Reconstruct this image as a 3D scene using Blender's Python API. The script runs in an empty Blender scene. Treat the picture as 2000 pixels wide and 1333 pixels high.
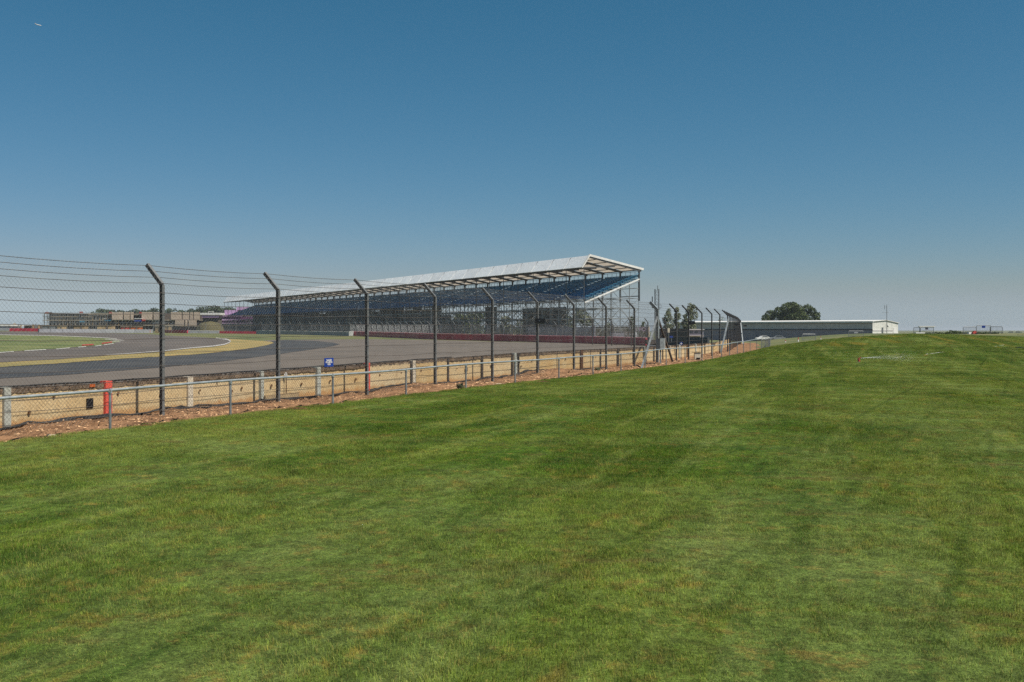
import bpy, bmesh, math, random
import numpy as np
from mathutils import Vector, Matrix
R = math.radians
random.seed(7); rng = np.random.default_rng(7)
sc = bpy.context.scene

# ------------------------------------------------------------------ camera, sky, sun, exposure
F, HY, EYE = 1944.4, 645.0, 1.75           # focal length in photo pixels, horizon row, eye height
cam_d = bpy.data.cameras.new("camera"); cam = bpy.data.objects.new("camera", cam_d)
sc.collection.objects.link(cam); sc.camera = cam
cam.location = (0, 0, EYE); cam.rotation_euler = (R(90), 0, 0)
cam_d.lens = 35; cam_d.sensor_width = 36; cam_d.shift_y = -(666.5 - HY) / 2000.0
cam_d.clip_start = 0.1; cam_d.clip_end = 20000

SUN_EL, SUN_AZ = 57.0, 124.0                 # azimuth clockwise from +Y
world = bpy.data.worlds.new("World"); sc.world = world; world.use_nodes = True
wn = world.node_tree; wn.nodes.clear()
wo = wn.nodes.new("ShaderNodeOutputWorld"); wb = wn.nodes.new("ShaderNodeBackground")
sky = wn.nodes.new("ShaderNodeTexSky"); sky.sky_type = 'NISHITA'; sky.sun_disc = False
sky.sun_elevation = R(SUN_EL); sky.sun_rotation = R(SUN_AZ)
sky.altitude = 0; sky.air_density = 1.0; sky.dust_density = 0.3; sky.ozone_density = 4.0
# one colour grade for the whole sky: deeper teal overhead, pale grey-blue at the horizon
def wm(op, a, b):
    n = wn.nodes.new("ShaderNodeMath"); n.operation = op
    for i, v in enumerate((a, b)):
        if isinstance(v, float): n.inputs[i].default_value = v
        else: wn.links.new(v, n.inputs[i])
    return n.outputs[0]
sep_ = wn.nodes.new("ShaderNodeSeparateColor"); cmb_ = wn.nodes.new("ShaderNodeCombineColor"); wn.links.new(sky.outputs[0], sep_.inputs[0])
SK = 0.050*1.414
def grade(ch, ref, out, gam): return wm('MULTIPLY', wm('POWER', wm('MULTIPLY', sep_.outputs[ch], SK/ref), gam), out/SK)
gr_ = grade(0, 0.38, 0.323, 1.55)
def smax(a, b, d):
    n = wn.nodes.new("ShaderNodeMath"); n.operation = 'SMOOTH_MAX'; wn.links.new(a, n.inputs[0]); wn.links.new(b, n.inputs[1]); n.inputs[2].default_value = d
    return n.outputs[0]
wn.links.new(gr_, cmb_.inputs[0]); wn.links.new(smax(grade(1, 0.40, 0.345, 0.93), wm('MULTIPLY', gr_, 1.20), 0.8), cmb_.inputs[1])
wn.links.new(smax(wm('MULTIPLY', sep_.outputs[2], 0.96), wm('MULTIPLY', gr_, 1.30), 0.8), cmb_.inputs[2])
wn.links.new(cmb_.outputs[0], wb.inputs[0]); wb.inputs[1].default_value = 0.05
wn.links.new(wb.outputs[0], wo.inputs[0])
sd = bpy.data.lights.new("sun", 'SUN'); sd.energy = 4.3; sd.angle = R(0.53); sd.color = (1.0, 0.93, 0.82)
sun = bpy.data.objects.new("sun", sd); sc.collection.objects.link(sun)
sv = Vector((math.sin(R(SUN_AZ)) * math.cos(R(SUN_EL)), math.cos(R(SUN_AZ)) * math.cos(R(SUN_EL)), math.sin(R(SUN_EL))))
sun.rotation_euler = sv.to_track_quat('Z', 'Y').to_euler(); sun.location = (40, -20, 60)
sc.view_settings.view_transform = 'Standard'; sc.view_settings.look = 'None'
sc.view_settings.gamma = 1; sc.view_settings.use_curve_mapping = False
sc.view_settings.exposure = 0.5
sc.cycles.max_bounces = 5; sc.cycles.diffuse_bounces = 2; sc.cycles.glossy_bounces = 2
sc.cycles.transparent_max_bounces = 12; sc.cycles.use_denoising = False
sc.render.film_transparent = False

# ------------------------------------------------------------------ helpers
COL = sc.collection
class MB:
    """collects shapes into one mesh"""
    def __init__(s): s.v = []; s.f = []; s.m = []
    def quad(s, a, b, c, d, m=0):
        n = len(s.v); s.v += [tuple(a), tuple(b), tuple(c), tuple(d)]; s.f.append((n, n+1, n+2, n+3)); s.m.append(m)
    def poly(s, pts, m=0):
        n = len(s.v); s.v += [tuple(p) for p in pts]; s.f.append(tuple(range(n, n+len(pts)))); s.m.append(m)
    def hexa(s, p, m=0):
        n = len(s.v); s.v += [tuple(q) for q in p]
        for f in ((0,3,2,1),(4,5,6,7),(0,1,5,4),(1,2,6,5),(2,3,7,6),(3,0,4,7)):
            s.f.append(tuple(n+i for i in f)); s.m.append(m)
    def box(s, c, size, rz=0, m=0):
        x, y, z = [h/2 for h in size]; ca, sa = math.cos(rz), math.sin(rz); P = []
        for dz in (-z, z):
            for dx, dy in ((-x,-y),(x,-y),(x,y),(-x,y)):
                P.append((c[0]+dx*ca-dy*sa, c[1]+dx*sa+dy*ca, c[2]+dz))
        s.hexa(P, m)
    def beam(s, p, q, w, h=None, m=0, up=(0,0,1)):
        h = w if h is None else h
        p, q = Vector(p), Vector(q); d = (q-p)
        if d.length < 1e-6: return
        d.normalize(); u = Vector(up)
        if abs(d.dot(u)) > 0.98: u = Vector((0.91, -0.41, 0))
        a = d.cross(u).normalized()*(w/2); b = a.cross(d).normalized()*(h/2)
        s.hexa([p-a-b, p+a-b, p+a+b, p-a+b, q-a-b, q+a-b, q+a+b, q-a+b], m)
    def tube(s, pts, r, n=6, m=0, caps=True):
        pts = [Vector(p) for p in pts]; base = len(s.v)
        rs = r if isinstance(r, (list, tuple)) else [r]*len(pts)
        for i, p in enumerate(pts):
            d = (pts[min(i+1, len(pts)-1)] - pts[max(i-1, 0)]).normalized()
            u = Vector((0,0,1)) if abs(d.z) < 0.95 else Vector((1,0,0))
            a = d.cross(u).normalized(); b = a.cross(d)
            for k in range(n):
                t = 2*math.pi*k/n; s.v.append(tuple(p + (a*math.cos(t) + b*math.sin(t))*rs[i]))
        for i in range(len(pts)-1):
            for k in range(n):
                k2 = (k+1) % n
                s.f.append((base+i*n+k, base+i*n+k2, base+(i+1)*n+k2, base+(i+1)*n+k)); s.m.append(m)
        if caps and n > 3:
            s.f.append(tuple(base+k for k in range(n))[::-1]); s.m.append(m)
            s.f.append(tuple(base+(len(pts)-1)*n+k for k in range(n))); s.m.append(m)
    def mesh(s, name, mats):
        me = bpy.data.meshes.new(name); me.from_pydata(s.v, [], s.f)
        for mt in (mats if isinstance(mats, (list, tuple)) else [mats]): me.materials.append(mt)
        if any(s.m): me.polygons.foreach_set('material_index', s.m)
        me.validate(); me.update(); return me
    def build(s, name, mats, parent=None, loc=None, smooth=False):
        me = s.mesh(name, mats)
        if smooth: me.polygons.foreach_set('use_smooth', [True]*len(me.polygons))
        return link(name, me, parent, loc)
def link(name, me, parent=None, loc=None, rz=None):
    o = bpy.data.objects.new(name, me); COL.objects.link(o)
    if parent is not None: o.parent = parent
    if loc is not None: o.location = loc
    if rz is not None: o.rotation_euler = (0, 0, rz)
    return o
def tag(o, label=None, cat=None, group=None, kind=None):
    if label: o['label'] = label
    if cat: o['category'] = cat
    if group: o['group'] = group
    if kind: o['kind'] = kind
    return o
def thing(name, label, cat, loc=(0,0,0), group=None, rz=0):
    o = bpy.data.objects.new(name, None); COL.objects.link(o); o.location = loc; o.rotation_euler = (0,0,rz)
    o.empty_display_size = 0.2
    return tag(o, label, cat, group)
def copy_tree(o, parent=None):
    c = o.copy(); COL.objects.link(c)
    if parent is not None: c.parent = parent
    for ch in list(o.children): copy_tree(ch, c)
    return c
def at(px, py, d):
    """the point at depth d (m) seen at photo pixel (px, py)"""
    return Vector(((px-1000)/F*d, d, EYE - (py-HY)/F*d))
def S(t):
    t = np.clip(t, 0, 1); return t*t*(3-2*t)

# ------------------------------------------------------------------ materials
def nmat(name):
    m = bpy.data.materials.new(name); m.use_nodes = True; nt = m.node_tree; nt.nodes.clear()
    return m, nt
def N(nt, t, **kw):
    n = nt.nodes.new(t)
    for k, v in kw.items():
        if k.startswith('i_'): n.inputs[k[2:].replace('_', ' ')].default_value = v
        else: setattr(n, k, v)
    return n
def noise(nt, vec, scale, detail=3, rough=0.55):
    n = N(nt, 'ShaderNodeTexNoise'); n.inputs['Scale'].default_value = scale
    n.inputs['Detail'].default_value = detail; n.inputs['Roughness'].default_value = rough
    nt.links.new(vec, n.inputs['Vector']); return n.outputs[0]
def rampf(nt, fac, a, b, lo=0.0, hi=1.0):
    n = N(nt, 'ShaderNodeMapRange'); n.inputs[1].default_value = a; n.inputs[2].default_value = b
    n.inputs[3].default_value = lo; n.inputs[4].default_value = hi; n.interpolation_type = 'SMOOTHSTEP'
    nt.links.new(fac, n.inputs[0]); return n.outputs[0]
def mixc(nt, fac, a, b, mode='MIX'):
    n = N(nt, 'ShaderNodeMix', data_type='RGBA', blend_type=mode)
    for sock, val in ((n.inputs[0], fac), (n.inputs[6], a), (n.inputs[7], b)):
        if isinstance(val, (int, float)): sock.default_value = val
        elif isinstance(val, (tuple, list)): sock.default_value = (*val, 1) if len(val) == 3 else val
        else: nt.links.new(val, sock)
    return n.outputs[2]
def math_(nt, op, a, b=None):
    n = N(nt, 'ShaderNodeMath', operation=op)
    for i, v in enumerate((a, b)):
        if v is None: continue
        if isinstance(v, (int, float)): n.inputs[i].default_value = v
        else: nt.links.new(v, n.inputs[i])
    return n.outputs[0]
def finish(nt, col, rough=0.8, metal=0.0, bump=None, bstr=0.3, bdist=0.02, spec=0.3, transl=0.0):
    b = N(nt, 'ShaderNodeBsdfPrincipled'); b.inputs['Roughness'].default_value = rough; b.inputs['Metallic'].default_value = metal
    b.inputs['Specular IOR Level'].default_value = spec
    if isinstance(col, tuple): b.inputs['Base Color'].default_value = (*col, 1)
    else: nt.links.new(col, b.inputs['Base Color'])
    if bump is not None:
        bn = N(nt, 'ShaderNodeBump'); bn.inputs['Strength'].default_value = bstr; bn.inputs['Distance'].default_value = bdist
        nt.links.new(bump, bn.inputs['Height']); nt.links.new(bn.outputs[0], b.inputs['Normal'])
    out = N(nt, 'ShaderNodeOutputMaterial'); sh = b.outputs[0]
    if transl > 0:
        t = N(nt, 'ShaderNodeBsdfTranslucent'); mx = N(nt, 'ShaderNodeMixShader'); mx.inputs[0].default_value = transl
        if isinstance(col, tuple): t.inputs[0].default_value = (*col, 1)
        else: nt.links.new(col, t.inputs[0])
        nt.links.new(sh, mx.inputs[1]); nt.links.new(t.outputs[0], mx.inputs[2]); sh = mx.outputs[0]
    nt.links.new(sh, out.inputs[0])
def mat(name, c1, c2=None, scale=3.0, rough=0.8, metal=0.0, bump=0.0, fine=None, spec=0.3, transl=0.0, island=0.0, objrand=0.0, bdist=0.02):
    """two-tone noise-weathered surface; island / objrand add a tint per loose piece / per object"""
    m, nt = nmat(name); g = N(nt, 'ShaderNodeNewGeometry'); pos = g.outputs['Position']
    c2 = c2 or tuple(x*0.72 for x in c1)
    n1 = noise(nt, pos, scale, 4, 0.6)
    col = mixc(nt, rampf(nt, n1, 0.35, 0.68), c1, c2)
    n2 = noise(nt, pos, fine or scale*12, 3, 0.6)
    col = mixc(nt, 0.35, col, mixc(nt, 1.0, col, rampf(nt, n2, 0.3, 0.7, 0.6, 1.4), 'MULTIPLY'))
    if island > 0:
        r = rampf(nt, g.outputs['Random Per Island'], 0, 1, 1-island, 1+island)
        col = mixc(nt, 1.0, col, r, 'MULTIPLY')
    if objrand > 0:
        oi = N(nt, 'ShaderNodeObjectInfo'); r = rampf(nt, oi.outputs['Random'], 0, 1, 1-objrand, 1+objrand)
        col = mixc(nt, 1.0, col, r, 'MULTIPLY')
    finish(nt, col, rough, metal, n2 if bump > 0 else None, bump, bdist, spec, transl)
    return m

MOW = (0.316, 0.949)        # direction in which the turf was rolled and mown (x, y)
def grass_color(nt):
    g = N(nt, 'ShaderNodeNewGeometry'); pos = g.outputs['Position']
    sep = N(nt, 'ShaderNodeSeparateXYZ'); nt.links.new(pos, sep.inputs[0]); X, Y = sep.outputs[0], sep.outputs[1]
    u = math_(nt, 'ADD', math_(nt, 'MULTIPLY', X, MOW[0]), math_(nt, 'MULTIPLY', Y, MOW[1]))
    v = math_(nt, 'SUBTRACT', math_(nt, 'MULTIPLY', X, MOW[1]), math_(nt, 'MULTIPLY', Y, MOW[0]))
    def comb(a, b, z=0.0):
        c = N(nt, 'ShaderNodeCombineXYZ'); nt.links.new(a, c.inputs[0]); nt.links.new(b, c.inputs[1]); c.inputs[2].default_value = z
        return c.outputs[0]
    flat = comb(X, Y, 3.1)
    big = noise(nt, flat, 0.16, 3, 0.6); mid = noise(nt, flat, 1.1, 6, 0.75); fine = noise(nt, flat, 3.4, 5, 0.75); tiny = noise(nt, flat, 11.0, 3, 0.7)
    streak = noise(nt, comb(math_(nt, 'MULTIPLY', u, 0.13), math_(nt, 'MULTIPLY', v, 1.35), 7.0), 1.0, 5, 0.72)
    # cross-mown bands: long in x, as far lawn shows level bands
    band = noise(nt, comb(math_(nt, 'MULTIPLY', X, 0.10), math_(nt, 'MULTIPLY', Y, 0.42), 4.0), 1.0, 5, 0.7)
    # rolls of turf: rectangles of slightly different green
    vr = N(nt, 'ShaderNodeTexVoronoi', feature='F1', distance='CHEBYCHEV'); vr.inputs['Scale'].default_value = 1.0
    nt.links.new(comb(math_(nt, 'MULTIPLY', u, 0.22), math_(nt, 'MULTIPLY', v, 0.85), 0.0), vr.inputs['Vector'])
    tone = N(nt, 'ShaderNodeSeparateColor'); nt.links.new(vr.outputs['Color'], tone.inputs[0])
    DARK, MIDG, SAGE, DRY, SOIL, LIME = (0.034, 0.084, 0.009), (0.086, 0.160, 0.015), (0.200, 0.252, 0.070), (0.300, 0.210, 0.055), (0.150, 0.085, 0.032), (0.130, 0.190, 0.008)
    col = mixc(nt, rampf(nt, mid, 0.30, 0.66), DARK, MIDG)
    col = mixc(nt, math_(nt, 'MULTIPLY', rampf(nt, big, 0.38, 0.66), 0.55), col, SAGE)
    col = mixc(nt, math_(nt, 'MULTIPLY', rampf(nt, streak, 0.50, 0.64), 0.66), col, SAGE)
    col = mixc(nt, math_(nt, 'MULTIPLY', rampf(nt, streak, 0.46, 0.33), 0.55), col, DARK)
    col = mixc(nt, math_(nt, 'MULTIPLY', rampf(nt, band, 0.50, 0.64), 0.28), col, SAGE)
    col = mixc(nt, math_(nt, 'MULTIPLY', rampf(nt, band, 0.46, 0.34), 0.20), col, DARK)
    col = mixc(nt, math_(nt, 'MULTIPLY', rampf(nt, tone.outputs[0], 0.55, 0.95), 0.25), col, LIME)
    col = mixc(nt, math_(nt, 'MULTIPLY', rampf(nt, fine, 0.53, 0.68), 0.55), col, DRY)
    sp = math_(nt, 'MULTIPLY', rampf(nt, noise(nt, comb(math_(nt, 'MULTIPLY', u, 0.4), math_(nt, 'MULTIPLY', v, 1.3), 2.0), 1.0, 4, 0.7), 0.60, 0.74), 0.75)
    col = mixc(nt, sp, col, DRY)
    col = mixc(nt, math_(nt, 'MULTIPLY', math_(nt, 'MULTIPLY', rampf(nt, tiny, 0.6, 0.72), rampf(nt, mid, 0.52, 0.66)), 0.6), col, SOIL)
    # tyre tracks of the mower, about 1.2 m apart, broken and wavering
    vt = math_(nt, 'SUBTRACT', math_(nt, 'MULTIPLY', X, 0.89), math_(nt, 'MULTIPLY', Y, 0.456))
    ut = math_(nt, 'ADD', math_(nt, 'MULTIPLY', X, 0.456), math_(nt, 'MULTIPLY', Y, 0.89))
    wv = noise(nt, comb(math_(nt, 'MULTIPLY', ut, 0.35), math_(nt, 'MULTIPLY', vt, 0.35), 1.0), 1.0, 3, 0.6)
    tt = math_(nt, 'FRACT', math_(nt, 'ADD', math_(nt, 'ADD', math_(nt, 'MULTIPLY', vt, 0.82), 40.86), math_(nt, 'MULTIPLY', math_(nt, 'SUBTRACT', wv, 0.5), 0.22)))
    tm = rampf(nt, math_(nt, 'ABSOLUTE', math_(nt, 'SUBTRACT', tt, 0.5)), 0.075, 0.01)
    tb_ = noise(nt, comb(math_(nt, 'MULTIPLY', ut, 0.16), math_(nt, 'MULTIPLY', vt, 0.6), 5.0), 1.0, 4, 0.7)
    tm = math_(nt, 'MULTIPLY', math_(nt, 'MULTIPLY', tm, rampf(nt, tb_, 0.40, 0.56)), rampf(nt, X, -3.0, 1.0, 0.35, 1.0))
    col = mixc(nt, math_(nt, 'MULTIPLY', math_(nt, 'MULTIPLY', tm, rampf(nt, fine, 0.34, 0.58)), 0.55), col, (0.036, 0.080, 0.010))
    sp2 = noise(nt, flat, 7.0, 5, 0.8)
    col = mixc(nt, 1.0, col, rampf(nt, sp2, 0.34, 0.66, 0.62, 1.38), 'MULTIPLY')
    worn = math_(nt, 'MULTIPLY', rampf(nt, noise(nt, comb(math_(nt, 'MULTIPLY', X, 0.35), math_(nt, 'MULTIPLY', Y, 0.9), 12.0), 1.0, 6, 0.8), 0.54, 0.70), 0.6)
    col = mixc(nt, worn, col, (0.175, 0.120, 0.048))
    # scorched stripes on the slope of the bank, far right
    bank = math_(nt, 'MULTIPLY', math_(nt, 'MULTIPLY', rampf(nt, Y, 56, 66), rampf(nt, Y, 79, 74)), math_(nt, 'MULTIPLY', rampf(nt, X, 18, 22), rampf(nt, X, 38, 30)))
    st = noise(nt, comb(math_(nt, 'ADD', math_(nt, 'MULTIPLY', X, 0.75), math_(nt, 'MULTIPLY', Y, -0.14)), math_(nt, 'MULTIPLY', Y, 0.10), 9.0), 1.0, 2, 0.5)
    col = mixc(nt, math_(nt, 'MULTIPLY', math_(nt, 'MULTIPLY', rampf(nt, st, 0.55, 0.66), bank), 0.6), col, (0.33, 0.25, 0.055))
    return g, pos, col
def grass_mat(name, blade):
    m, nt = nmat(name); g, pos, col = grass_color(nt)
    if blade:
        r = N(nt, 'ShaderNodeTexWhiteNoise', noise_dimensions='3D')
        tc = g.outputs['Random Per Island']
        col = mixc(nt, 1.0, col, rampf(nt, tc, 0, 1, 0.62, 1.55), 'MULTIPLY')
        col = mixc(nt, rampf(nt, tc, 0.84, 0.90, 0.0, 0.75), col, (0.27, 0.215, 0.09))
        col = mixc(nt, 1.0, col, (1.38, 1.30, 0.95), 'MULTIPLY')
        finish(nt, col, 0.55, transl=0.30, spec=0.25)
    else:
        n = noise(nt, pos, 40, 4, 0.8)
        col = mixc(nt, 1.0, col, rampf(nt, n, 0.3, 0.7, 0.45, 1.15), 'MULTIPLY')
        finish(nt, col, 0.95, bump=n, bstr=0.9, bdist=0.04, spec=0.1)
    return m
M = {}
M['lawn'] = grass_mat('lawn_turf', False); M['blade'] = grass_mat('grass_blade', True)
M['terrain'] = mat('rough_ground', (0.155, 0.145, 0.060), (0.075, 0.100, 0.032), 0.06, 0.95, fine=1.3)
M['verge'] = mat('stony_soil', (0.30, 0.165, 0.085), (0.15, 0.078, 0.038), 2.2, 0.95, bump=0.9, fine=22, bdist=0.05)
M['chip'] = mat('wood_chip', (0.44, 0.28, 0.155), (0.19, 0.10, 0.052), 3.0, 0.9, island=0.7)
M['stone'] = mat('pale_stone', (0.55, 0.44, 0.31), None, 9, 0.9, bump=0.4)
M['asphalt_run'] = mat('runoff_asphalt', (0.145, 0.120, 0.098), (0.112, 0.095, 0.079), 0.10, 0.85, fine=9)
M['asphalt_dark'] = mat('dark_asphalt', (0.040, 0.042, 0.045), (0.066, 0.064, 0.062), 0.16, 0.8, fine=7)
M['asphalt_track'] = mat('race_asphalt', (0.125, 0.105, 0.090), (0.082, 0.072, 0.065), 0.07, 0.85, fine=6)
M['dry'] = mat('parched_grass', (0.33, 0.235, 0.085), (0.20, 0.17, 0.065), 0.18, 0.95, fine=2.5)
M['infield'] = mat('infield_grass', (0.165, 0.175, 0.065), (0.075, 0.105, 0.030), 0.13, 0.95, fine=1.6)
M['white'] = mat('white_paint', (0.72, 0.71, 0.68), (0.58, 0.57, 0.54), 1.5, 0.6)
M['line'] = mat('worn_line_paint', (0.50, 0.48, 0.45), (0.30, 0.29, 0.27), 1.2, 0.8)
M['red'] = mat('red_paint', (0.42, 0.06, 0.045), (0.30, 0.045, 0.035), 1.5, 0.6)
M['barrier_red'] = mat('crimson_barrier', (0.42, 0.036, 0.065), (0.32, 0.028, 0.05), 0.6, 0.55, objrand=0.15)
M['barrier_pink'] = mat('pale_red_strap', (0.72, 0.30, 0.32), None, 0.8, 0.6)
M['barrier_grey'] = mat('grey_concrete_block', (0.30, 0.31, 0.33), (0.24, 0.25, 0.27), 0.6, 0.8, objrand=0.08)
M['steel'] = mat('galvanised_steel', (0.26, 0.275, 0.28), (0.16, 0.17, 0.175), 6, 0.5, metal=0.35, spec=0.4)
M['steel_new'] = mat('bright_galvanised', (0.42, 0.45, 0.45), (0.30, 0.32, 0.33), 6, 0.45, metal=0.45)
M['post'] = mat('fence_post_steel', (0.17, 0.18, 0.185), (0.11, 0.115, 0.12), 5, 0.55, metal=0.25)
M['post_shaded'] = mat('shaded_post_steel', (0.014, 0.015, 0.017), (0.024, 0.025, 0.027), 5, 0.6)  # near-black puts the shade inside the post section into the colour
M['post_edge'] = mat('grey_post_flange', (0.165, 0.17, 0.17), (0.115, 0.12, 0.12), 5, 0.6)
M['wire'] = mat('wire', (0.36, 0.36, 0.34), (0.20, 0.19, 0.18), 2, 0.5, metal=0.4)
M['cable'] = mat('tension_cable', (0.13, 0.115, 0.10), (0.08, 0.07, 0.065), 2, 0.6, metal=0.4)
M['black'] = mat('black_rubber', (0.022, 0.022, 0.024), (0.04, 0.038, 0.036), 5, 0.6)
M['wall_black'] = mat('black_plastic', (0.012, 0.012, 0.014), None, 5, 0.4)
M['capping'] = mat('rusty_capping', (0.17, 0.12, 0.085), (0.06, 0.045, 0.035), 9, 0.9, island=0.5)
M['ochre'] = None; M['course'] = mat('rough_brown_course', (0.23, 0.165, 0.11), (0.10, 0.072, 0.05), 4, 0.95, bump=0.8, fine=30)
M['bpost_grey'] = mat('weathered_pale_concrete', (0.42, 0.43, 0.38), (0.30, 0.31, 0.27), 7, 0.85, bump=0.3)
M['bpost_cream'] = mat('cream_concrete', (0.62, 0.55, 0.43), (0.50, 0.43, 0.33), 7, 0.85, bump=0.3)
M['bpost_red'] = mat('flaking_red_paint', (0.72, 0.105, 0.07), (0.60, 0.085, 0.06), 9, 0.7, bump=0.3)
M['bpost_dark'] = mat('dark_rusted_steel', (0.085, 0.07, 0.06), (0.045, 0.038, 0.034), 8, 0.75)
M['blue'] = mat('sign_blue', (0.012, 0.045, 0.26), None, 3, 0.4)
M['seat'] = mat('blue_plastic_seat', (0.016, 0.125, 0.27), (0.012, 0.095, 0.215), 0.4, 0.55, island=0.35)
M['seat_light'] = mat('sunlit_seat_pale_blue', (0.06, 0.24, 0.36), (0.05, 0.18, 0.29), 0.4, 0.5)  # seat blue lightened for sun on the end seats; also colours site sheeting
M['tier'] = mat('steel_tier', (0.022, 0.050, 0.095), (0.016, 0.036, 0.07), 0.5, 0.7)
M['roof_white'] = mat('white_roof_sheet', (0.88, 0.90, 0.90), (0.80, 0.82, 0.83), 0.25, 0.5, transl=0.10, objrand=0.05)
M['roof_under'] = mat('beige_roof_sheet', (0.72, 0.62, 0.50), (0.62, 0.53, 0.43), 0.25, 0.7, transl=0.38, objrand=0.06)
M['roof_steel'] = mat('roof_steel', (0.10, 0.105, 0.11), None, 1, 0.6, metal=0.2)
M['scaffold'] = mat('scaffold_tube', (0.33, 0.34, 0.34), (0.22, 0.23, 0.235), 1, 0.5, metal=0.3)
M['scaf_dark'] = mat('dark_scaffold', (0.10, 0.105, 0.11), None, 1, 0.6)
M['netting'] = mat('dark_netting', (0.085, 0.095, 0.10), (0.055, 0.063, 0.07), 0.3, 0.9)
M['cladding'] = mat('grey_cladding', (0.50, 0.47, 0.47), (0.45, 0.43, 0.43), 0.15, 0.6, objrand=0.06)
M['cladding_low'] = mat('slate_cladding', (0.27, 0.25, 0.30), (0.235, 0.22, 0.27), 0.15, 0.6, objrand=0.06)
M['gable'] = mat('cream_cladding', (0.62, 0.62, 0.57), (0.54, 0.54, 0.50), 0.15, 0.6, objrand=0.04)
M['cream'] = mat('cream_board', (0.47, 0.375, 0.30), (0.40, 0.32, 0.25), 0.3, 0.8, objrand=0.08)
M['tan'] = mat('tan_timber', (0.40, 0.29, 0.16), (0.28, 0.20, 0.12), 0.5, 0.85, objrand=0.2)
M['slab'] = mat('floor_slab', (0.48, 0.41, 0.31), (0.34, 0.29, 0.22), 0.3, 0.85)
M['dark'] = mat('dark_interior', (0.075, 0.066, 0.060), (0.13, 0.10, 0.08), 0.4, 0.9)
M['lilac'] = mat('lilac_hoarding', (0.50, 0.34, 0.52), (0.40, 0.24, 0.42), 0.3, 0.7)
M['purple'] = mat('purple_hoarding', (0.16, 0.035, 0.13), (0.11, 0.025, 0.10), 0.3, 0.7)
M['mound'] = mat('earth_mound', (0.125, 0.105, 0.045), (0.085, 0.075, 0.032), 0.3, 0.95, fine=2)
M['leaf'] = mat('tree_leaves', (0.100, 0.130, 0.042), (0.050, 0.076, 0.024), 0.5, 0.65, island=0.5, transl=0.2)
M['leaf_far'] = mat('distant_leaves', (0.062, 0.088, 0.040), (0.036, 0.055, 0.028), 0.15, 0.8, island=0.4, transl=0.15)
M['leaf_pale'] = mat('pale_leaves', (0.21, 0.225, 0.14), (0.14, 0.16, 0.09), 0.5, 0.7, island=0.5, transl=0.2)
M['bark'] = mat('bark', (0.10, 0.075, 0.055), None, 4, 0.9, bump=0.4)
M['glass'] = mat('window_glass', (0.05, 0.065, 0.085), None, 1, 0.12, spec=0.8)
M['rust'] = mat('rust', (0.12, 0.05, 0.02), (0.05, 0.025, 0.015), 20, 0.9)
M['fix_rust'] = mat('faded_rust', (0.24, 0.13, 0.06), (0.12, 0.065, 0.035), 20, 0.9)
M['orange'] = mat('orange_plastic', (0.55, 0.13, 0.03), None, 2, 0.6)
M['olive'] = mat('brown_hoarding', (0.15, 0.125, 0.11), (0.11, 0.095, 0.085), 0.3, 0.8, objrand=0.1)
M['pinkdirt'] = mat('pinkish_dirt', (0.26, 0.165, 0.115), (0.19, 0.125, 0.09), 0.12, 0.95, fine=1.2)
def wall_material():
    m, nt = nmat('ochre_concrete'); g = N(nt, 'ShaderNodeNewGeometry'); pos = g.outputs['Position']
    oi = N(nt, 'ShaderNodeObjectInfo')
    n1 = noise(nt, pos, 1.8, 4, 0.65); n2 = noise(nt, pos, 26, 4, 0.7); n3 = noise(nt, pos, 5.0, 3, 0.6)
    col = mixc(nt, rampf(nt, n1, 0.3, 0.7), (0.50, 0.335, 0.145), (0.56, 0.425, 0.225))
    col = mixc(nt, math_(nt, 'MULTIPLY', oi.outputs['Random'], 0.45), col, (0.62, 0.52, 0.36))
    col = mixc(nt, 0.55, col, mixc(nt, 1.0, col, rampf(nt, n2, 0.3, 0.7, 0.6, 1.35), 'MULTIPLY'))
    col = mixc(nt, rampf(nt, n3, 0.62, 0.74, 0.0, 0.6), col, (0.22, 0.125, 0.06))
    n4 = noise(nt, pos, 11.0, 5, 0.8); col = mixc(nt, rampf(nt, n4, 0.56, 0.66, 0.0, 0.35), col, (0.25, 0.165, 0.085))
    sep = N(nt, 'ShaderNodeSeparateXYZ'); nt.links.new(pos, sep.inputs[0])
    zz = math_(nt, 'ADD', sep.outputs[2], math_(nt, 'MULTIPLY', math_(nt, 'SUBTRACT', n3, 0.5), 0.25))
    col = mixc(nt, rampf(nt, zz, 0.16, 0.02, 0.0, 0.75), col, (0.42, 0.21, 0.075))        # rain-splashed soil
    col = mixc(nt, rampf(nt, zz, 0.60, 0.76, 0.0, 0.45), col, (0.28, 0.20, 0.13))       # grime under the capping
    finish(nt, col, 0.9, bump=n2, bstr=0.5, bdist=0.02, spec=0.15); return m
M['ochre'] = wall_material()

# ------------------------------------------------------------------ the lines of the place
# debris fence posts, as (x, y), from 4 m short of the frame to the far end
PY = [20.4 + 3.52*k for k in range(16)]
PX = [-7.17, -5.62, -4.0, -2.39, -0.68, 0.97, 2.58, 4.26, 5.97, 7.61, 9.18, 10.49, 11.95, 13.28, 14.55, 15.85]
for i in range(1, 13): PX.append(15.85 + 0.954*i); PY.append(PY[15] + 3.8*i)
for i in range(1, 4): PX.insert(0, -7.17 - 1.63*i); PY.insert(0, 20.4 - 3.52*i)
PX, PY = np.array(PX), np.array(PY)
def interp(y, ys, xs):
    y = np.asarray(y, float); r = np.interp(y, ys, xs)
    r = np.where(y < ys[0], xs[0] + (y-ys[0])*(xs[1]-xs[0])/(ys[1]-ys[0]), r)
    return np.where(y > ys[-1], xs[-1] + (y-ys[-1])*(xs[-1]-xs[-2])/(ys[-1]-ys[-2]), r)
xf = lambda y: interp(y, PY, PX)
WOFF = 0.97
xw = lambda y: xf(y) - WOFF
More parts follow.
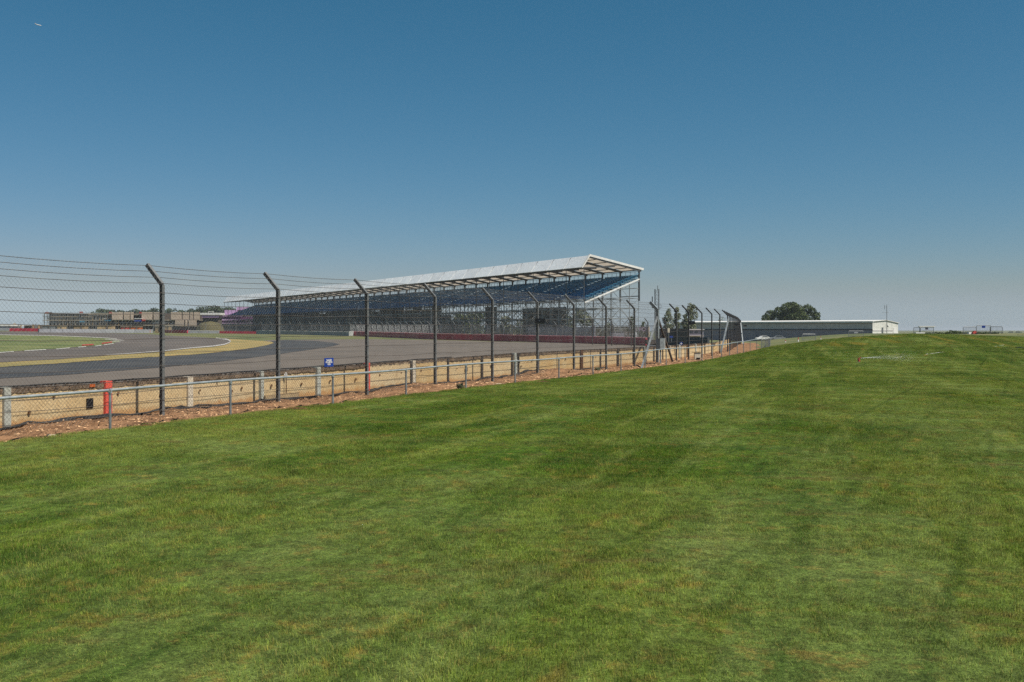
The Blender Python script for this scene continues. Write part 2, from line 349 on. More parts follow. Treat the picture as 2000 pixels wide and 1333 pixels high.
RPX = [215, 450, 650, 793, 910, 1006, 1091.6, 1158, 1212.7, 1260, 1301, 1338, 1371, 1391, 1409, 1425, 1440, 1452.5, 1465, 1478, 1487]
RYs = np.array([17.2 + 3.03*j for j in range(len(RPX))]); RXs = np.array([(p-1000)/F*y for p, y in zip(RPX, RYs)])
RXs = np.concatenate([[RXs[0]-4.3, RXs[0]-2.87, RXs[0]-1.43], RXs]); RYs = np.concatenate([[RYs[0]-9.1, RYs[0]-6.06, RYs[0]-3.03], RYs])
xr = lambda y: interp(y, RYs, RXs)
PA, PB, PC = -0.73, -0.0095, 0.002          # the gently tilted plane of the circuit
def H_track(x, y):
    x, y = np.asarray(x, float), np.asarray(y, float)
    z = PA + PB*np.clip(x, -200, 1e9) + PC*np.minimum(y, 310) - 0.03*np.clip(x-40, 0, 60)
    z = np.where(x > 100, PA + PB*100 + PC*np.minimum(y, 310) - 1.8, z)
    return z - 4.0*S((y-470)/300)
TU = [0, 1.5, 5, 8, 12, 15, 22, 40, 90]; TH = [0.05, 0.5, 0.95, 1.2, 1.42, 1.35, 1.12, 0.95, 0.6]
def H_lawn(x, y):
    x, y = np.asarray(x, float), np.asarray(y, float)
    u = x - xr(np.minimum(y, 82))
    near = np.where(u < 0, 0.05*S((y-30)/40), np.interp(u, TU, TH)*S((y-38)/42))
    near = np.where((u < 0) & (y > 40), 0.10*S((y-40)/35), near)
    far = -1.0 + 2.13*S((x-33)/36)
    far = far - 2.4*S((y-185)/60)
    t = S((y-82)/36); tb = np.where(x > 34, S((y-82)/8), t)
    return near*(1-tb) + far*tb
def H(x, y):
    s = np.asarray(x, float) - xw(y)
    t = S((s-0.5)/1.4); t = np.where(np.asarray(y) > 110, S((s+2)/8), t)
    return H_track(x, y)*(1-t) + H_lawn(x, y)*t
def G(px, py, lift=0.0):
    """where the ray through photo pixel (px, py) meets the circuit plane"""
    d = (EYE-PA)/((py-HY)/F + PB*(px-1000)/F + PC)
    x = (px-1000)/F*d
    return Vector((x, d, PA + PB*x + PC*d + lift))
def grid_mesh(name, X, Y, Z, m, keep=None):
    ny, nx = X.shape; v = np.stack([X, Y, Z], -1).reshape(-1, 3)
    idx = np.arange(ny*nx).reshape(ny, nx)
    f = np.stack([idx[:-1, :-1], idx[:-1, 1:], idx[1:, 1:], idx[1:, :-1]], -1).reshape(-1, 4)
    me = bpy.data.meshes.new(name); me.from_pydata(v.tolist(), [], f.tolist()); me.materials.append(m)
    me.polygons.foreach_set('use_smooth', [True]*len(me.polygons)); me.update()
    return me

# ------------------------------------------------------------------ ground
def spaced(lo, hi, step, lim, grow=1.12):
    a = list(np.arange(lo, hi, step)); s = step; x = a[-1]
    while x < lim: s *= grow; x += s; a.append(x)
    s = step; x = a[0]
    while x > -lim: s *= grow; x -= s; a.insert(0, x)
    return np.array(a)
gx = spaced(-45, 100, 1.5, 4000); gy = spaced(4, 200, 1.5, 9000); gy = gy[gy > -60]
X, Y = np.meshgrid(gx, gy); Z = H(X, Y)
inlawn = (X > xw(Y)+0.5) & (Y < 81)
Z = np.where(inlawn, Z-0.30, Z)
tag(link('ground', grid_mesh('ground', X, Y, Z, M['terrain'])), kind='structure')

rows = np.arange(2.0, 82.6, 0.5); us = np.concatenate([np.linspace(0, 3, 13), np.linspace(3.4, 16, 30), np.linspace(17, 140, 60)])
Yl = np.repeat(rows[:, None], len(us), 1); Xl = xr(Yl) + us[None, :] - 0.05
wob = 0.10*np.sin(rows*2.3) + 0.07*np.sin(rows*5.1+1) + 0.05*np.sin(rows*11.0)
Xl[:, 0] += wob; Zl = H_lawn(Xl, Yl) + 0.035 + 0.012*np.sin(Xl*1.7+Yl)*np.cos(Yl*1.3)
Zl[:, 0] -= 0.06; Zl[-1, :] -= 0.25
tag(link('lawn', grid_mesh('lawn', Xl, Yl, Zl, M['lawn'])), kind='structure')

rows = np.arange(5.0, 121, 0.16); cs = np.linspace(0, 1, 16)
Yv = np.repeat(rows[:, None], len(cs), 1); x0 = xw(Yv)-0.05; x1 = xr(np.minimum(Yv, 100))+0.25
x1 = np.where(Yv > 80, np.maximum(xf(Yv)+1.6, xr(80)+0.25 + (Yv-80)*0.22), x1)
Xv = x0 + (x1-x0)*cs[None, :]
Zv = -0.03 + 0.13*S((Yv-45)/35) + 0.06*S((Yv-60)/30)*cs[None, :]
ph = rng.normal(size=Zv.shape)
Zv = Zv + 0.018*ph + 0.035*np.sin(Xv*3.1+Yv*1.7)*np.sin(Yv*0.9+1.3) + 0.03*np.sin(Yv*0.37)
Zv += 0.28*np.exp(-((Yv-30.5)/1.6)**2 - ((cs[None, :]-0.25)/0.3)**2)*0.5       # spoil heaped against the wall
Zv += 0.34*np.exp(-((Yv-39.5)/1.5)**2 - ((cs[None, :]-0.3)/0.35)**2)*0.6
Zv = np.where(Yv > 82, np.maximum(Zv, -0.1), Zv)
tag(link('soil_verge', grid_mesh('soil_verge', Xv, Yv, Zv, M['verge'])), kind='structure')
def verge_z(x, y):
    i = int(round((y-5.0)/0.16)); i = min(max(i, 0), len(rows)-1)
    c = (x-Xv[i, 0])/(Xv[i, -1]-Xv[i, 0]); return float(np.interp(c, cs, Zv[i]))

def ground_poly(name, pts, lift, m, wall_pts=None):
    if name in ('dark_asphalt_band', 'parched_verge', 'infield_grass'):   # ragged edges
        q = []
        for (a, b), (c, d) in zip(pts, pts[1:] + pts[:1]):
            n = max(1, int(abs(c-a)/9)) if -80 < a < 760 and -80 < c < 760 else 1
            q += [(a+(c-a)*i/n, b+(d-b)*i/n + (random.uniform(-.32, .32) if i else 0)) for i in range(n)]
        pts = q
    P = [G(px, py, lift) for px, py in pts] + ([] if wall_pts is None else wall_pts)
    bm = bmesh.new(); vs = [bm.verts.new(p) for p in P]; f = bm.faces.new(vs)
    bmesh.ops.triangulate(bm, faces=[f]); bmesh.ops.recalc_face_normals(bm, faces=bm.faces)
    if sum(q.normal.z for q in bm.faces) < 0: bmesh.ops.reverse_faces(bm, faces=bm.faces)
    me = bpy.data.meshes.new(name); bm.to_mesh(me); bm.free(); me.materials.append(m)
    return tag(link(name, me), kind='structure')
wp = []
for y in [62, 58, 50, 42, 36, 30, 25, 20, 15, 10, 7]:
    x = float(xw(y))-0.22; wp.append(Vector((x, y, PA+PB*x+PC*y+0.02)))
run_top = [(-600, 745), (0, 712), (300, 690), (500, 668), (535, 664.3), (619, 663.7), (700, 663), (780, 663.8), (851, 665), (930, 667), (1000, 669), (1060, 669.7), (1126, 671.3), (1196, 674), (1260, 676.5), (1318, 683)]
ground_poly('runoff_asphalt', run_top, 0.02, M['asphalt_run'], wp)
ground_poly('dark_asphalt_band', [(-600, 770), (0, 719), (110, 712), (220, 703.5), (312, 698), (402, 692), (478, 683), (520, 675), (528, 667), (560, 665), (619, 667), (650, 670), (664, 673), (650, 677), (606, 684), (504, 698), (402, 711), (312, 719), (150, 732), (0, 741), (-600, 800)], 0.035, M['asphalt_dark'])
ground_poly('parched_verge', [(-600, 760), (0, 719), (110, 712), (220, 703.5), (312, 698), (402, 692), (478, 683), (520, 675.5), (535, 671), (530, 668.5), (512, 666.8), (480, 665), (450, 663.5), (400, 668), (300, 680), (-600, 740)], 0.05, M['dry'])
track_out = [(-600, 752), (0, 710), (110, 704), (220, 695.6), (320, 688), (376, 681.5), (415, 678), (438, 674.5), (448, 670.5), (450.5, 667.5), (443, 664), (422, 661.6), (376, 658.6), (325, 656.3), (286, 653.2), (220, 651.6), (72, 648.6), (0, 648.1), (-600, 643)]
ground_poly('race_track', track_out, 0.065, M['asphalt_track'])
infield = [(-600, 735), (0, 690), (55, 686), (110, 683), (154, 679), (187, 677), (215, 672.8), (231, 669.5), (236, 667), (228, 664), (209, 662), (154, 659.3), (99, 657.2), (44, 656.2), (0, 655.6), (-600, 650)]
ground_poly('infield_grass', infield, 0.08, M['infield'])
def strip_poly(name, pts, thick, lift, m, thing_=None, h=0.0):
    """a painted line or kerb along pixel points; thick is its near-far extent in pixels"""
    mb = MB()
    for (a, b) in zip(pts[:-1], pts[1:]):
        ta = thick if not callable(thick) else thick(a[0]); tb = thick if not callable(thick) else thick(b[0])
        q = [G(a[0], a[1]+ta, lift), G(b[0], b[1]+tb, lift), G(b[0], b[1], lift), G(a[0], a[1], lift)]
        if h > 0:
            mb.hexa(q + [v + Vector((0, 0, h)) for v in q])
        else: mb.quad(*q)
    return mb.build(name, m)
lo = lambda x: float(np.interp(x, [p[0] for p in infield[:9]], [p[1] for p in infield[:9]]))
hi = lambda x: float(np.interp(x, [p[0] for p in infield[:8:-1]], [p[1] for p in infield[:8:-1]]))
for a, b in ((-60, -30), (-5, 27), (48, 90), (110, 137), (153, 168), (185, 198), (203, 222)):
    xs = np.linspace(a, b, 5); tag(strip_poly('track_line', [(x, lo(x)+0.4) for x in xs], 1.3, 0.095, M['line']), kind='structure')
tag(strip_poly('track_line', [(x, hi(x)-0.9) for x in np.linspace(-60, 228, 18)], 0.8, 0.095, M['line']), kind='structure')
for a, b, y in ((205, 240, 664.5), (214, 243, 666.8), (216, 236, 669.2)):
    tag(strip_poly('track_line', [(a, y-0.8), ((a+b)/2, y), (b, y+0.2)], 0.8, 0.10, M['line']), kind='structure')
tag(strip_poly('track_line', [(200, 696.0), (260, 692), (320, 687), (376, 680.6), (415, 677.2), (438, 673.6), (448, 669.8)], lambda x: float(np.interp(x, [200, 320, 440], [0.5, 1.2, 2.0])), 0.10, M['line']), kind='structure')
tag(strip_poly('track_line', [(422, 660.9), (443, 663.2), (450.5, 666.5), (448, 669.8)], 2.0, 0.105, M['line']), kind='structure')
KL = ['red kerb block on the inside of the bend, before the apex', 'red kerb block at the apex of the bend']
for (a, b), lb in zip(((160, 183), (199, 219)), KL):
    tag(strip_poly('kerb', [(x, lo(x)-2.6) for x in np.linspace(a, b, 5)], 1.5, 0.09, M['red'], h=0.07), lb, 'kerb')
# pinkish dirt road along the top of the bank
ys = np.linspace(82.2, 112, 14); xs = np.linspace(29, 90, 20)
Xd, Yd = np.meshgrid(xs, ys); tag(link('dirt_road', grid_mesh('dirt_road', Xd, Yd, H_lawn(Xd, Yd)+0.03, M['pinkdirt'])), kind='structure')

# ------------------------------------------------------------------ lawn blades (one stuff object)
blades = bpy.data.collections.new("blade_tufts")
def tuft_mesh(i, n, size, hgt):
    r = np.random.default_rng(50+i); v = []; f = []
    for k in range(n):
        x, y = r.uniform(-size/2, size/2, 2); a = r.uniform(0, 2*math.pi); h = hgt*r.uniform(0.5, 1.35); w = r.uniform(0.0016, 0.0032)
        lx, ly = r.normal(0.0, 0.5)*h - 0.25*h, r.normal(0.0, 0.5)*h
        ca, sa = math.cos(a)*w/2, math.sin(a)*w/2; b = len(v)
        v += [(x-ca, y-sa, -0.012), (x+ca, y+sa, -0.012), (x+ca*0.8+lx*0.4, y+sa*0.8+ly*0.4, h*0.6), (x-ca*0.8+lx*0.4, y-sa*0.8+ly*0.4, h*0.6), (x+lx, y+ly, h)]
        f += [(b, b+1, b+2, b+3), (b+3, b+2, b+4)]
    me = bpy.data.meshes.new('tuft'); me.from_pydata(v, [], f); me.materials.append(M['blade']); me.update(); return me
CELL = 0.62
for i in range(6):
    o = bpy.data.objects.new('grass_tuft', tuft_mesh(i, 2500, CELL*1.18, 0.023)); blades.objects.link(o)
pts = []; rot = []; scl = []; pick = []
y = 3.9
while y < 81:
    half = 0.56*y + 3.0; xa = max(float(xr(y))+0.02, -half); xb = half
    step = CELL if y < 34 else CELL*1.0
    n = max(1, int((xb-xa)/step))
    for i in range(n):
        x = xa + (i+0.5)*step + random.uniform(-.06, .06); yy = y + random.uniform(-.06, .06)
        uu = x - float(xr(yy))
        if uu < 0.10: continue
        pts.append((x, yy)); rot.append(random.uniform(0, 6.283)); scl.append(random.uniform(0.85, 1.25)); pick.append(random.randrange(6))
    y += step
P = np.array(pts); zz = H_lawn(P[:, 0], P[:, 1]) + 0.032
me = bpy.data.meshes.new('lawn_grass'); me.from_pydata(np.column_stack([P, zz]).tolist(), [], [])
for nm, dat, ty in (('rz', rot, 'FLOAT'), ('sc', scl, 'FLOAT'), ('pk', pick, 'INT')):
    at_ = me.attributes.new(nm, ty, 'POINT'); at_.data.foreach_set('value', dat)
lg = tag(link('lawn_grass', me), 'short mown green grass with dry streaks', 'grass', kind='stuff')
ng = bpy.data.node_groups.new('scatter_tufts', 'GeometryNodeTree')
ng.interface.new_socket('Geometry', in_out='INPUT', socket_type='NodeSocketGeometry')
ng.interface.new_socket('Geometry', in_out='OUTPUT', socket_type='NodeSocketGeometry')
gi = ng.nodes.new('NodeGroupInput'); go = ng.nodes.new('NodeGroupOutput')
ci = ng.nodes.new('GeometryNodeCollectionInfo'); ci.inputs['Collection'].default_value = blades
ci.inputs['Separate Children'].default_value = True; ci.inputs['Reset Children'].default_value = True
iop = ng.nodes.new('GeometryNodeInstanceOnPoints'); iop.inputs['Pick Instance'].default_value = True
def attr(nm, ty):
    a = ng.nodes.new('GeometryNodeInputNamedAttribute'); a.data_type = ty; a.inputs['Name'].default_value = nm; return a.outputs['Attribute']
cx = ng.nodes.new('ShaderNodeCombineXYZ'); ng.links.new(attr('rz', 'FLOAT'), cx.inputs[2])
sx = ng.nodes.new('ShaderNodeCombineXYZ'); sx.inputs[0].default_value = 1; sx.inputs[1].default_value = 1; ng.links.new(attr('sc', 'FLOAT'), sx.inputs[2])
ng.links.new(gi.outputs[0], iop.inputs['Points']); ng.links.new(ci.outputs[0], iop.inputs['Instance'])
ng.links.new(attr('pk', 'INT'), iop.inputs['Instance Index']); ng.links.new(cx.outputs[0], iop.inputs['Rotation']); ng.links.new(sx.outputs[0], iop.inputs['Scale'])
ng.links.new(iop.outputs[0], go.inputs[0])
md = lg.modifiers.new('scatter', 'NODES'); md.node_group = ng

# ------------------------------------------------------------------ wood chips and stones on the verge
mb = MB()
for i in range(9000):
    y = 9.5 + (random.random()**1.5)*62; t = random.uniform(0.04, 0.97)
    xa, xb = float(xw(y)), float(xr(y))+0.1; x = xa + (xb-xa)*t
    s = random.uniform(0.02, 0.065)*(1+0.6*(y > 30)); a = random.uniform(0, 6.28); z = verge_z(x, y)+0.006
    ca, sa = math.cos(a), math.sin(a); w = s*random.uniform(0.25, 0.6); tz = random.uniform(-0.4, 0.4)*s; hh = random.uniform(0.004, 0.02)
    c = Vector((x, y, z)); A = Vector((ca*s/2, sa*s/2, tz/2)); B = Vector((-sa*w/2, ca*w/2, 0)); U = Vector((0, 0, hh))
    n = len(mb.v); mb.v += [tuple(c-A-B), tuple(c+A-B), tuple(c+A+B), tuple(c-A+B), tuple(c-A*0.6+U), tuple(c+A*0.7+U)]
    for f in ((0,1,5,4), (1,2,5), (2,3,4,5), (3,0,4)): mb.f.append(tuple(n+q for q in f)); mb.m.append(0)
tag(mb.build('wood_chips', M['chip']), 'reddish brown wood chips and clods scattered along the wall foot', 'wood chips', kind='stuff')
def rock(name, c, r, m, label, cat='stone', sq=(1, 1, 0.5), seed=1, group=None):
    bm = bmesh.new(); bmesh.ops.create_icosphere(bm, subdivisions=2, radius=1); rr = random.Random(seed)
    for v in bm.verts:
        k = 1 + rr.uniform(-.22, .22); v.co = Vector((v.co.x*sq[0]*r*k, v.co.y*sq[1]*r*k, v.co.z*sq[2]*r*k))
    me = bpy.data.meshes.new(name); bm.to_mesh(me); bm.free(); me.materials.append(m)
    return tag(link(name, me, loc=c), label, cat, group)
def on_verge(px, y, lift=0.0):
    x = (px-1000)/F*y; return (x, y, verge_z(x, y)+lift)
rock('stone', on_verge(372, 18.9), 0.24, M['stone'], 'flat pale stone slab on the soil right of the first tall post', sq=(1.3, 0.35, 0.13), seed=3)
rock('stone', on_verge(986, 33.0), 0.30, M['stone'], 'long pale flat stone right of the fifth tall fence post', sq=(1.6, 0.4, 0.16), seed=4)
rock('stone', on_verge(100, 16.6), 0.07, M['stone'], 'small pale stone on the soil at the far left', sq=(1.3, 0.6, 0.4), seed=5)
rock('clod', on_verge(285, 17.9), 0.15, M['rust'], 'dark soil clod left of the first tall post', 'soil clod', sq=(1.2, 0.7, 0.35), seed=6)
rock('clod', on_verge(987, 31.4), 0.22, M['rust'], 'dark brown clod at the lawn edge left of a rail post', 'soil clod', sq=(1.2, 0.7, 0.6), seed=7)
rock('clod', on_verge(235, 17.3), 0.14, M['verge'], 'reddish soil clod beside the leftmost rail post', 'soil clod', sq=(1.6, 0.7, 0.4), seed=8)
rock('clod', on_verge(580, 21.7), 0.16, M['rust'], 'dark clod at the lawn edge between the second and third rail posts', 'soil clod', sq=(1.6, 0.7, 0.35), seed=9)
rock('clod', on_verge(1060, 32.9), 0.25, M['rust'], 'dark heap of clods beneath the black box on the fence', 'soil clod', sq=(1.6, 0.7, 0.4), seed=10)
rock('clod', on_verge(15, 16.1), 0.22, M['verge'], 'large reddish clod at the left edge of the photo', 'soil clod', sq=(1.6, 0.7, 0.3), seed=12)
def weed(px, y, h, label, seed):
    r = random.Random(seed); mb = MB()
    for i in range(90):
        a = r.uniform(0, 6.28); l = h*r.uniform(0.5, 1.2); t = r.uniform(0.15, 1.0)
        p = Vector((math.cos(a)*0.05, math.sin(a)*0.05, 0)); q = p + Vector((math.cos(a)*l*t, math.sin(a)*l*t, l*(1.15-t)))
        w = Vector((-math.sin(a), math.cos(a), 0))*l*0.13; mid = (p+q)/2 + Vector((0, 0, l*0.2))
        mb.poly([p, mid-w, q, mid+w])
    return tag(mb.build('weed', M['leaf_pale'], loc=on_verge(px, y)), label, 'weed')
weed(900, 30.0, 0.20, 'bushy green weed on the soil between the fourth and fifth tall posts', 1)
weed(1167, 43.0, 0.17, 'low green weed by the wall foot in front of the scaffolding', 2)

# ------------------------------------------------------------------ concrete retaining wall
def wall_top(y): return float(np.interp(y, [14, 20, 24, 31.5, 38, 60], [0.72, 0.67, 0.70, 0.77, 0.845, 0.83]))
def wall_at(px):
    r = (px-1000)/F; a, b = 5.0, 160.0
    f = lambda y: float(xw(y)) - r*y
    for _ in range(50):
        m_ = (a+b)/2
        if f(a)*f(m_) <= 0: b = m_
        else: a = m_
    return (a+b)/2
wall = thing('retaining_wall', 'low ochre concrete wall of panels and odd coloured posts behind the tall fence', 'wall', (0, 0, 0))
wposts = [(-420, 'dark', .10), (-190, 'dark', .10), (6, 'grey', .14), (204, 'red', .17), (364, 'cream', .16), (505, 'grey', .11), (616, 'grey', .16), 
          (714, 'red', .10), (797.5, 'dark', .06), (803, 'cream', .18), (870, 'dark', .08), (937, 'dark', .09), (996, 'dark', .09), (1002, 'grey', .25), (1008, 'dark', .07),  # thin dark strip before the cream post stands for its shadow side and gap
          (1047, 'dark', .10), (1132, 'rust', .24), (1169, 'dark', .09), (1203, 'dark', .14), (1234, 'dark', .12),
          (1256, 'grey', .28), (1274, 'dark', .10), (1291, 'dark', .10), (1306, 'cream', .12), (1324, 'grey', .28), (1339, 'rust', .1), (1356, 'grey', .3), (1374, 'dark', .12), (1388, 'dark', .12), (1401, 'cream', .12), (1414, 'dark', .12), (1424, 'dark', .12)]
wys = [wall_at(p) for p, _, _ in wposts]
wmat = {'dark': M['bpost_dark'], 'grey': M['bpost_grey'], 'red': M['bpost_red'], 'cream': M['bpost_cream'], 'rust': M['rust']}
def wdir(y): a = Vector((float(xw(y+.5)-xw(y-.5)), 1.0, 0)).normalized(); return a
for (p, kind, w), y in zip(wposts, wys):
    d = wdir(y); c = Vector((float(xw(y)), y, 0)); t = wall_top(y); tall = {'red': 0.05, 'cream': 0.02, 'grey': 0.03, 'dark': 0.0, 'rust': 0.02}[kind]
    n_ = Vector((d.y, -d.x, 0)); mb = MB(); rz = math.atan2(d.y, d.x)
    mb.box((0, 0, (t+tall-0.9)/2 + 0.0), (w, 0.16, t+tall+0.9), rz)
    o = mb.build('wall_post', wmat[kind], wall, loc=c + n_*0.045)
    if kind in ('red',): o['label'] = 'red painted wall post'
    if kind in ('cream', 'grey'): o['label'] = 'pale concrete wall post'
for i in range(len(wys)-1):
    ya, yb = wys[i], wys[i+1]
    a = Vector((float(xw(ya)), ya, 0)); b = Vector((float(xw(yb)), yb, 0)); d = (b-a).normalized()
    a = a + d*wposts[i][2]/2; b = b - d*wposts[i+1][2]/2
    if (b-a).dot(d) < 0.02: continue
    n_ = Vector((d.y, -d.x, 0)); ta, tb = wall_top(ya)-0.03, wall_top(yb)-0.03; off = n_*random.uniform(-0.015, 0.02)
    th = 0.06; mb = MB(); ze = 0.015
    P_ = []
    for (q, z0) in ((a, -0.9), (b, -0.9)): pass
    lo4 = [a-n_*th, a+n_*th, b+n_*th, b-n_*th]
    mb.hexa([q+off+Vector((0, 0, -0.9)) for q in lo4] + [q+off+Vector((0, 0, t)) for q, t in zip(lo4, (ta, ta, tb, tb))])
    mb.build('wall_panel', M['ochre'], wall)
# broken capping course along the top of the wall, and the black edging on it
mb = MB()
for i in range(14000):
    y = 8 + 62*random.random()**1.3; x = float(xw(y)) + random.uniform(-.07, .085); z = wall_top(y) - random.uniform(-0.02, 0.065)*random.random()**.3
    s = random.uniform(0.010, 0.032); mb.box((x, y, z), (s*random.uniform(.7, 2), s*random.uniform(.6, 1.5), s*random.uniform(.5, 1.1)), random.uniform(0, 3.1))
o = mb.build('broken_capping', M['capping'], wall); o['kind'] = 'stuff'
mb = MB(); pr = None
for y in np.arange(8, 75, 0.07):          # the ragged, darker course itself
    d = wdir(y); n_ = Vector((d.y, -d.x, 0)); c = Vector((float(xw(y)), y, 0)) + n_*(0.082+random.uniform(-.004, .006)); t = wall_top(y)
    cur = (c + Vector((0, 0, t-0.012+random.uniform(-.008, .008))), c - n_*0.004 + Vector((0, 0, t-0.082+random.uniform(-.016, .016))), c - n_*0.16 + Vector((0, 0, t-0.012)))
    if pr: mb.quad(pr[1], cur[1], cur[0], pr[0]); mb.quad(pr[0], cur[0], cur[2], pr[2])
    pr = cur
mb.build('capping_course', M['course'], wall)
mb = MB(); mb.tube([(float(xw(y))-0.08, y, wall_top(y)+0.035+0.006*math.sin(y*4)) for y in np.arange(9, 34, 0.4)], 0.017, 5)
mb.build('black_edging', M['black'], wall)
mb = MB(); mb.tube([(float(xw(y))+0.03, y, wall_top(y)-0.005+0.004*math.sin(y*3)) for y in np.arange(34, 120, 0.8)], 0.02, 5)
mb.build('black_edging', M['black'], wall)
def on_wall(px, z, lift=0.075):
    y = wall_at(px); d = wdir(y); n_ = Vector((d.y, -d.x, 0)); return Vector((float(xw(y)), y, z)) + n_*lift, math.atan2(d.y, d.x)
c, rz = on_wall(170, 0.30); mb = MB(); mb.box((0, 0, 0), (0.16, 0.02, 0.19), rz); mb.build('drain_opening', M['wall_black'], wall, loc=c)
c, rz = on_wall(907, 0.38); mb = MB(); mb.box((0, 0, 0), (0.15, 0.02, 0.14), rz); mb.build('drain_opening', M['bpost_dark'], wall, loc=c)
c, rz = on_wall(174, 0.645, 0.085); mb = MB(); mb.box((0, 0, 0), (0.13, 0.02, 0.055), rz); mb.build('orange_tag', M['orange'], wall, loc=c)
mb = MB(); mb.tube([(0.045*math.cos(t), 0, 0.05*math.sin(t)) for t in np.linspace(0, 6.28, 9)], 0.012, 4)
for t in range(5):
    a = t*1.3; mb.beam((0, 0.0, 0), (0.04*math.cos(a), 0, 0.045*math.sin(a)), 0.02)
fix = mb.mesh('anchor_fixing', M['fix_rust'])
for p, z in ((51, .22), (100, .50), (225, .46), (307, .34), (385, .38), (420, .56), (447, .30), (467, .36), (525, .36), (584, .34), (640, .36), (690, .35), (737, .42), (779, .44), (818, .46), (850, .5), (888, .44), (955, .45), (1011, .5), (1014, .35), (1035, .52), (1101, .5), (1186, .5), (1161, .5), (1228, .5)):
    c, rz = on_wall(p, z, 0.085); o = link('anchor_fixing', fix, wall, loc=c, rz=rz); k_ = random.uniform(.4, .75); o.scale = (k_, 1, k_*random.uniform(.8, 1.4)); o.rotation_euler[1] = random.uniform(-.4, .4)
# timber board on the ground by the wall, cable bundle along the foot
c, rz = on_wall(540, 0.07, 0.17); mb = MB(); mb.box((0, 0, 0), (1.35, 0.05, 0.13), rz)
tag(mb.build('timber_board', M['tan'], loc=c), 'old timber board on edge against the wall beside the second tall post', 'board')
for q, (off, lb) in enumerate(((0.22, 'thick black cable lying along the wall foot, nearer the wall'), (0.30, 'second black cable on the soil, just in front of the other'))):
    mb = MB(); pp = []
    for y in np.arange(9, 47, 0.25):
        x = float(xw(y)) + off + 0.06*math.sin(y*0.8+q) + 0.05*math.sin(y*1.9+q*2); pp.append((x, y, verge_z(x, y)+0.035))
    mb.tube(pp, 0.024, 6); tag(mb.build('ground_cable', M['black'], smooth=True), lb, 'cable')

# ------------------------------------------------------------------ tall debris fence
fence = thing('debris_fence', 'tall chain link safety fence with cranked steel posts and tension cables', 'fence')
def base_z(y): return float(np.interp(y, [12, 34, 52, 73, 120], [-0.07, -0.10, -0.02, 0.10, -0.05]))
def bend_z(y): return float(np.interp(y, [12, 20.4, 34, 60, 120], [2.62, 2.68, 2.79, 2.80, 2.87]))
ARM = Vector((-0.91, 0.41, 0))*0.38
tops = []
for k, (x, y) in enumerate(zip(PX, PY)):
    d = Vector((float(xf(y+.5)-xf(y-.5)), 1, 0)).normalized(); n_ = Vector((d.y, -d.x, 0))
    big = (k == 12); w = 0.135 if big else 0.066
    b = Vector((x, y, base_z(y)-0.5)); t = Vector((x, y, bend_z(y))); arm = -n_*0.40 + Vector((0, 0, 0.42)); e = t+arm
    o_ = Vector((x, y, base_z(y))); mb = MB()
    # H-section: two flanges and a web
    fl = n_*(w/2); f2 = d*(w/2)
    def seg(p, q, up):
        mb.beam(p+fl, q+fl, w, 0.014, up=n_) if False else None
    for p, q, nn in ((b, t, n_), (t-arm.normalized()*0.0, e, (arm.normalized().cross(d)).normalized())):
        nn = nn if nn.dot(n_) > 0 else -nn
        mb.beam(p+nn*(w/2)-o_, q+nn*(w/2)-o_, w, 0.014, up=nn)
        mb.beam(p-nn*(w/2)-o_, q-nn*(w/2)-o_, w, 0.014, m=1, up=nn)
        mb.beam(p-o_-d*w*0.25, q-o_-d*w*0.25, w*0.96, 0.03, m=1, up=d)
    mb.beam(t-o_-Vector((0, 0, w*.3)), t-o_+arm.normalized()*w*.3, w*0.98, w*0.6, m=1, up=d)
    p_ = mb.build('post', [M['steel_new'], M['post']] if big else [M['post_edge'], M['post_shaded']], fence, loc=o_)  # web and far flange darkened by colour to look shaded
    if big: p_['label'] = 'heavier pale grey braced post'
    if abs(math.hypot(x, y)) > 0: tops.append((x, y, t, e, n_, d))
# chain link panels: one shared mesh, stretched to each bay
L0, PITCH = 3.87, 0.086
def chain(L, Hh, r):
    mb = MB(); n = int((L+Hh)/PITCH)+1
    for sgn in (0, 1):
        for i in range(n):
            o = i*PITCH
            x0_, z0_ = (o, 0) if o <= L else (L, o-L)
            x1_, z1_ = (0, o) if o <= Hh else (o-Hh, Hh)
            if sgn: x0_, x1_ = L-x0_, L-x1_
            if abs(x0_-x1_) < 0.02: continue
            mb.tube([(x0_, sgn*0.004, z0_), (x1_, sgn*0.004, z1_)], r, 3, caps=False)
    return mb
main_me = chain(L0, 2.72, 0.0015).mesh('wire_mesh', M['wire']); arm_me = chain(L0, 0.56, 0.0010).mesh('wire_mesh', M['wire'])
for i in range(len(tops)-1):
    if i >= 12: break          # beyond the braced post only cables remain
    x, y, t, e, n_, d = tops[i]; x2, y2, t2, e2, n2, d2 = tops[i+1]
    a = Vector((x, y, base_z(y)+0.03)) + n_*0.055; b = Vector((x2, y2, base_z(y2)+0.03)) + n_*0.055
    v = b-a; top = t.z - a.z
    mt = Matrix(((v.x/L0, n_.x, 0, a.x), (v.y/L0, n_.y, 0, a.y), (v.z/L0, 0, top/2.72, a.z), (0, 0, 0, 1)))
    o = link('wire_mesh', main_me, fence); o.matrix_local = mt; o['kind'] = 'stuff'
    a = t + n_*0.05; v = (t2-t); ar = (e-t)/0.58; nn = v.normalized().cross(ar).normalized()
    mt = Matrix(((v.x/L0, nn.x, ar.x, a.x), (v.y/L0, nn.y, ar.y, a.y), (v.z/L0, nn.z, ar.z, a.z), (0, 0, 0, 1)))
    o = link('wire_mesh', arm_me, fence); o.matrix_local = mt; o['kind'] = 'stuff'
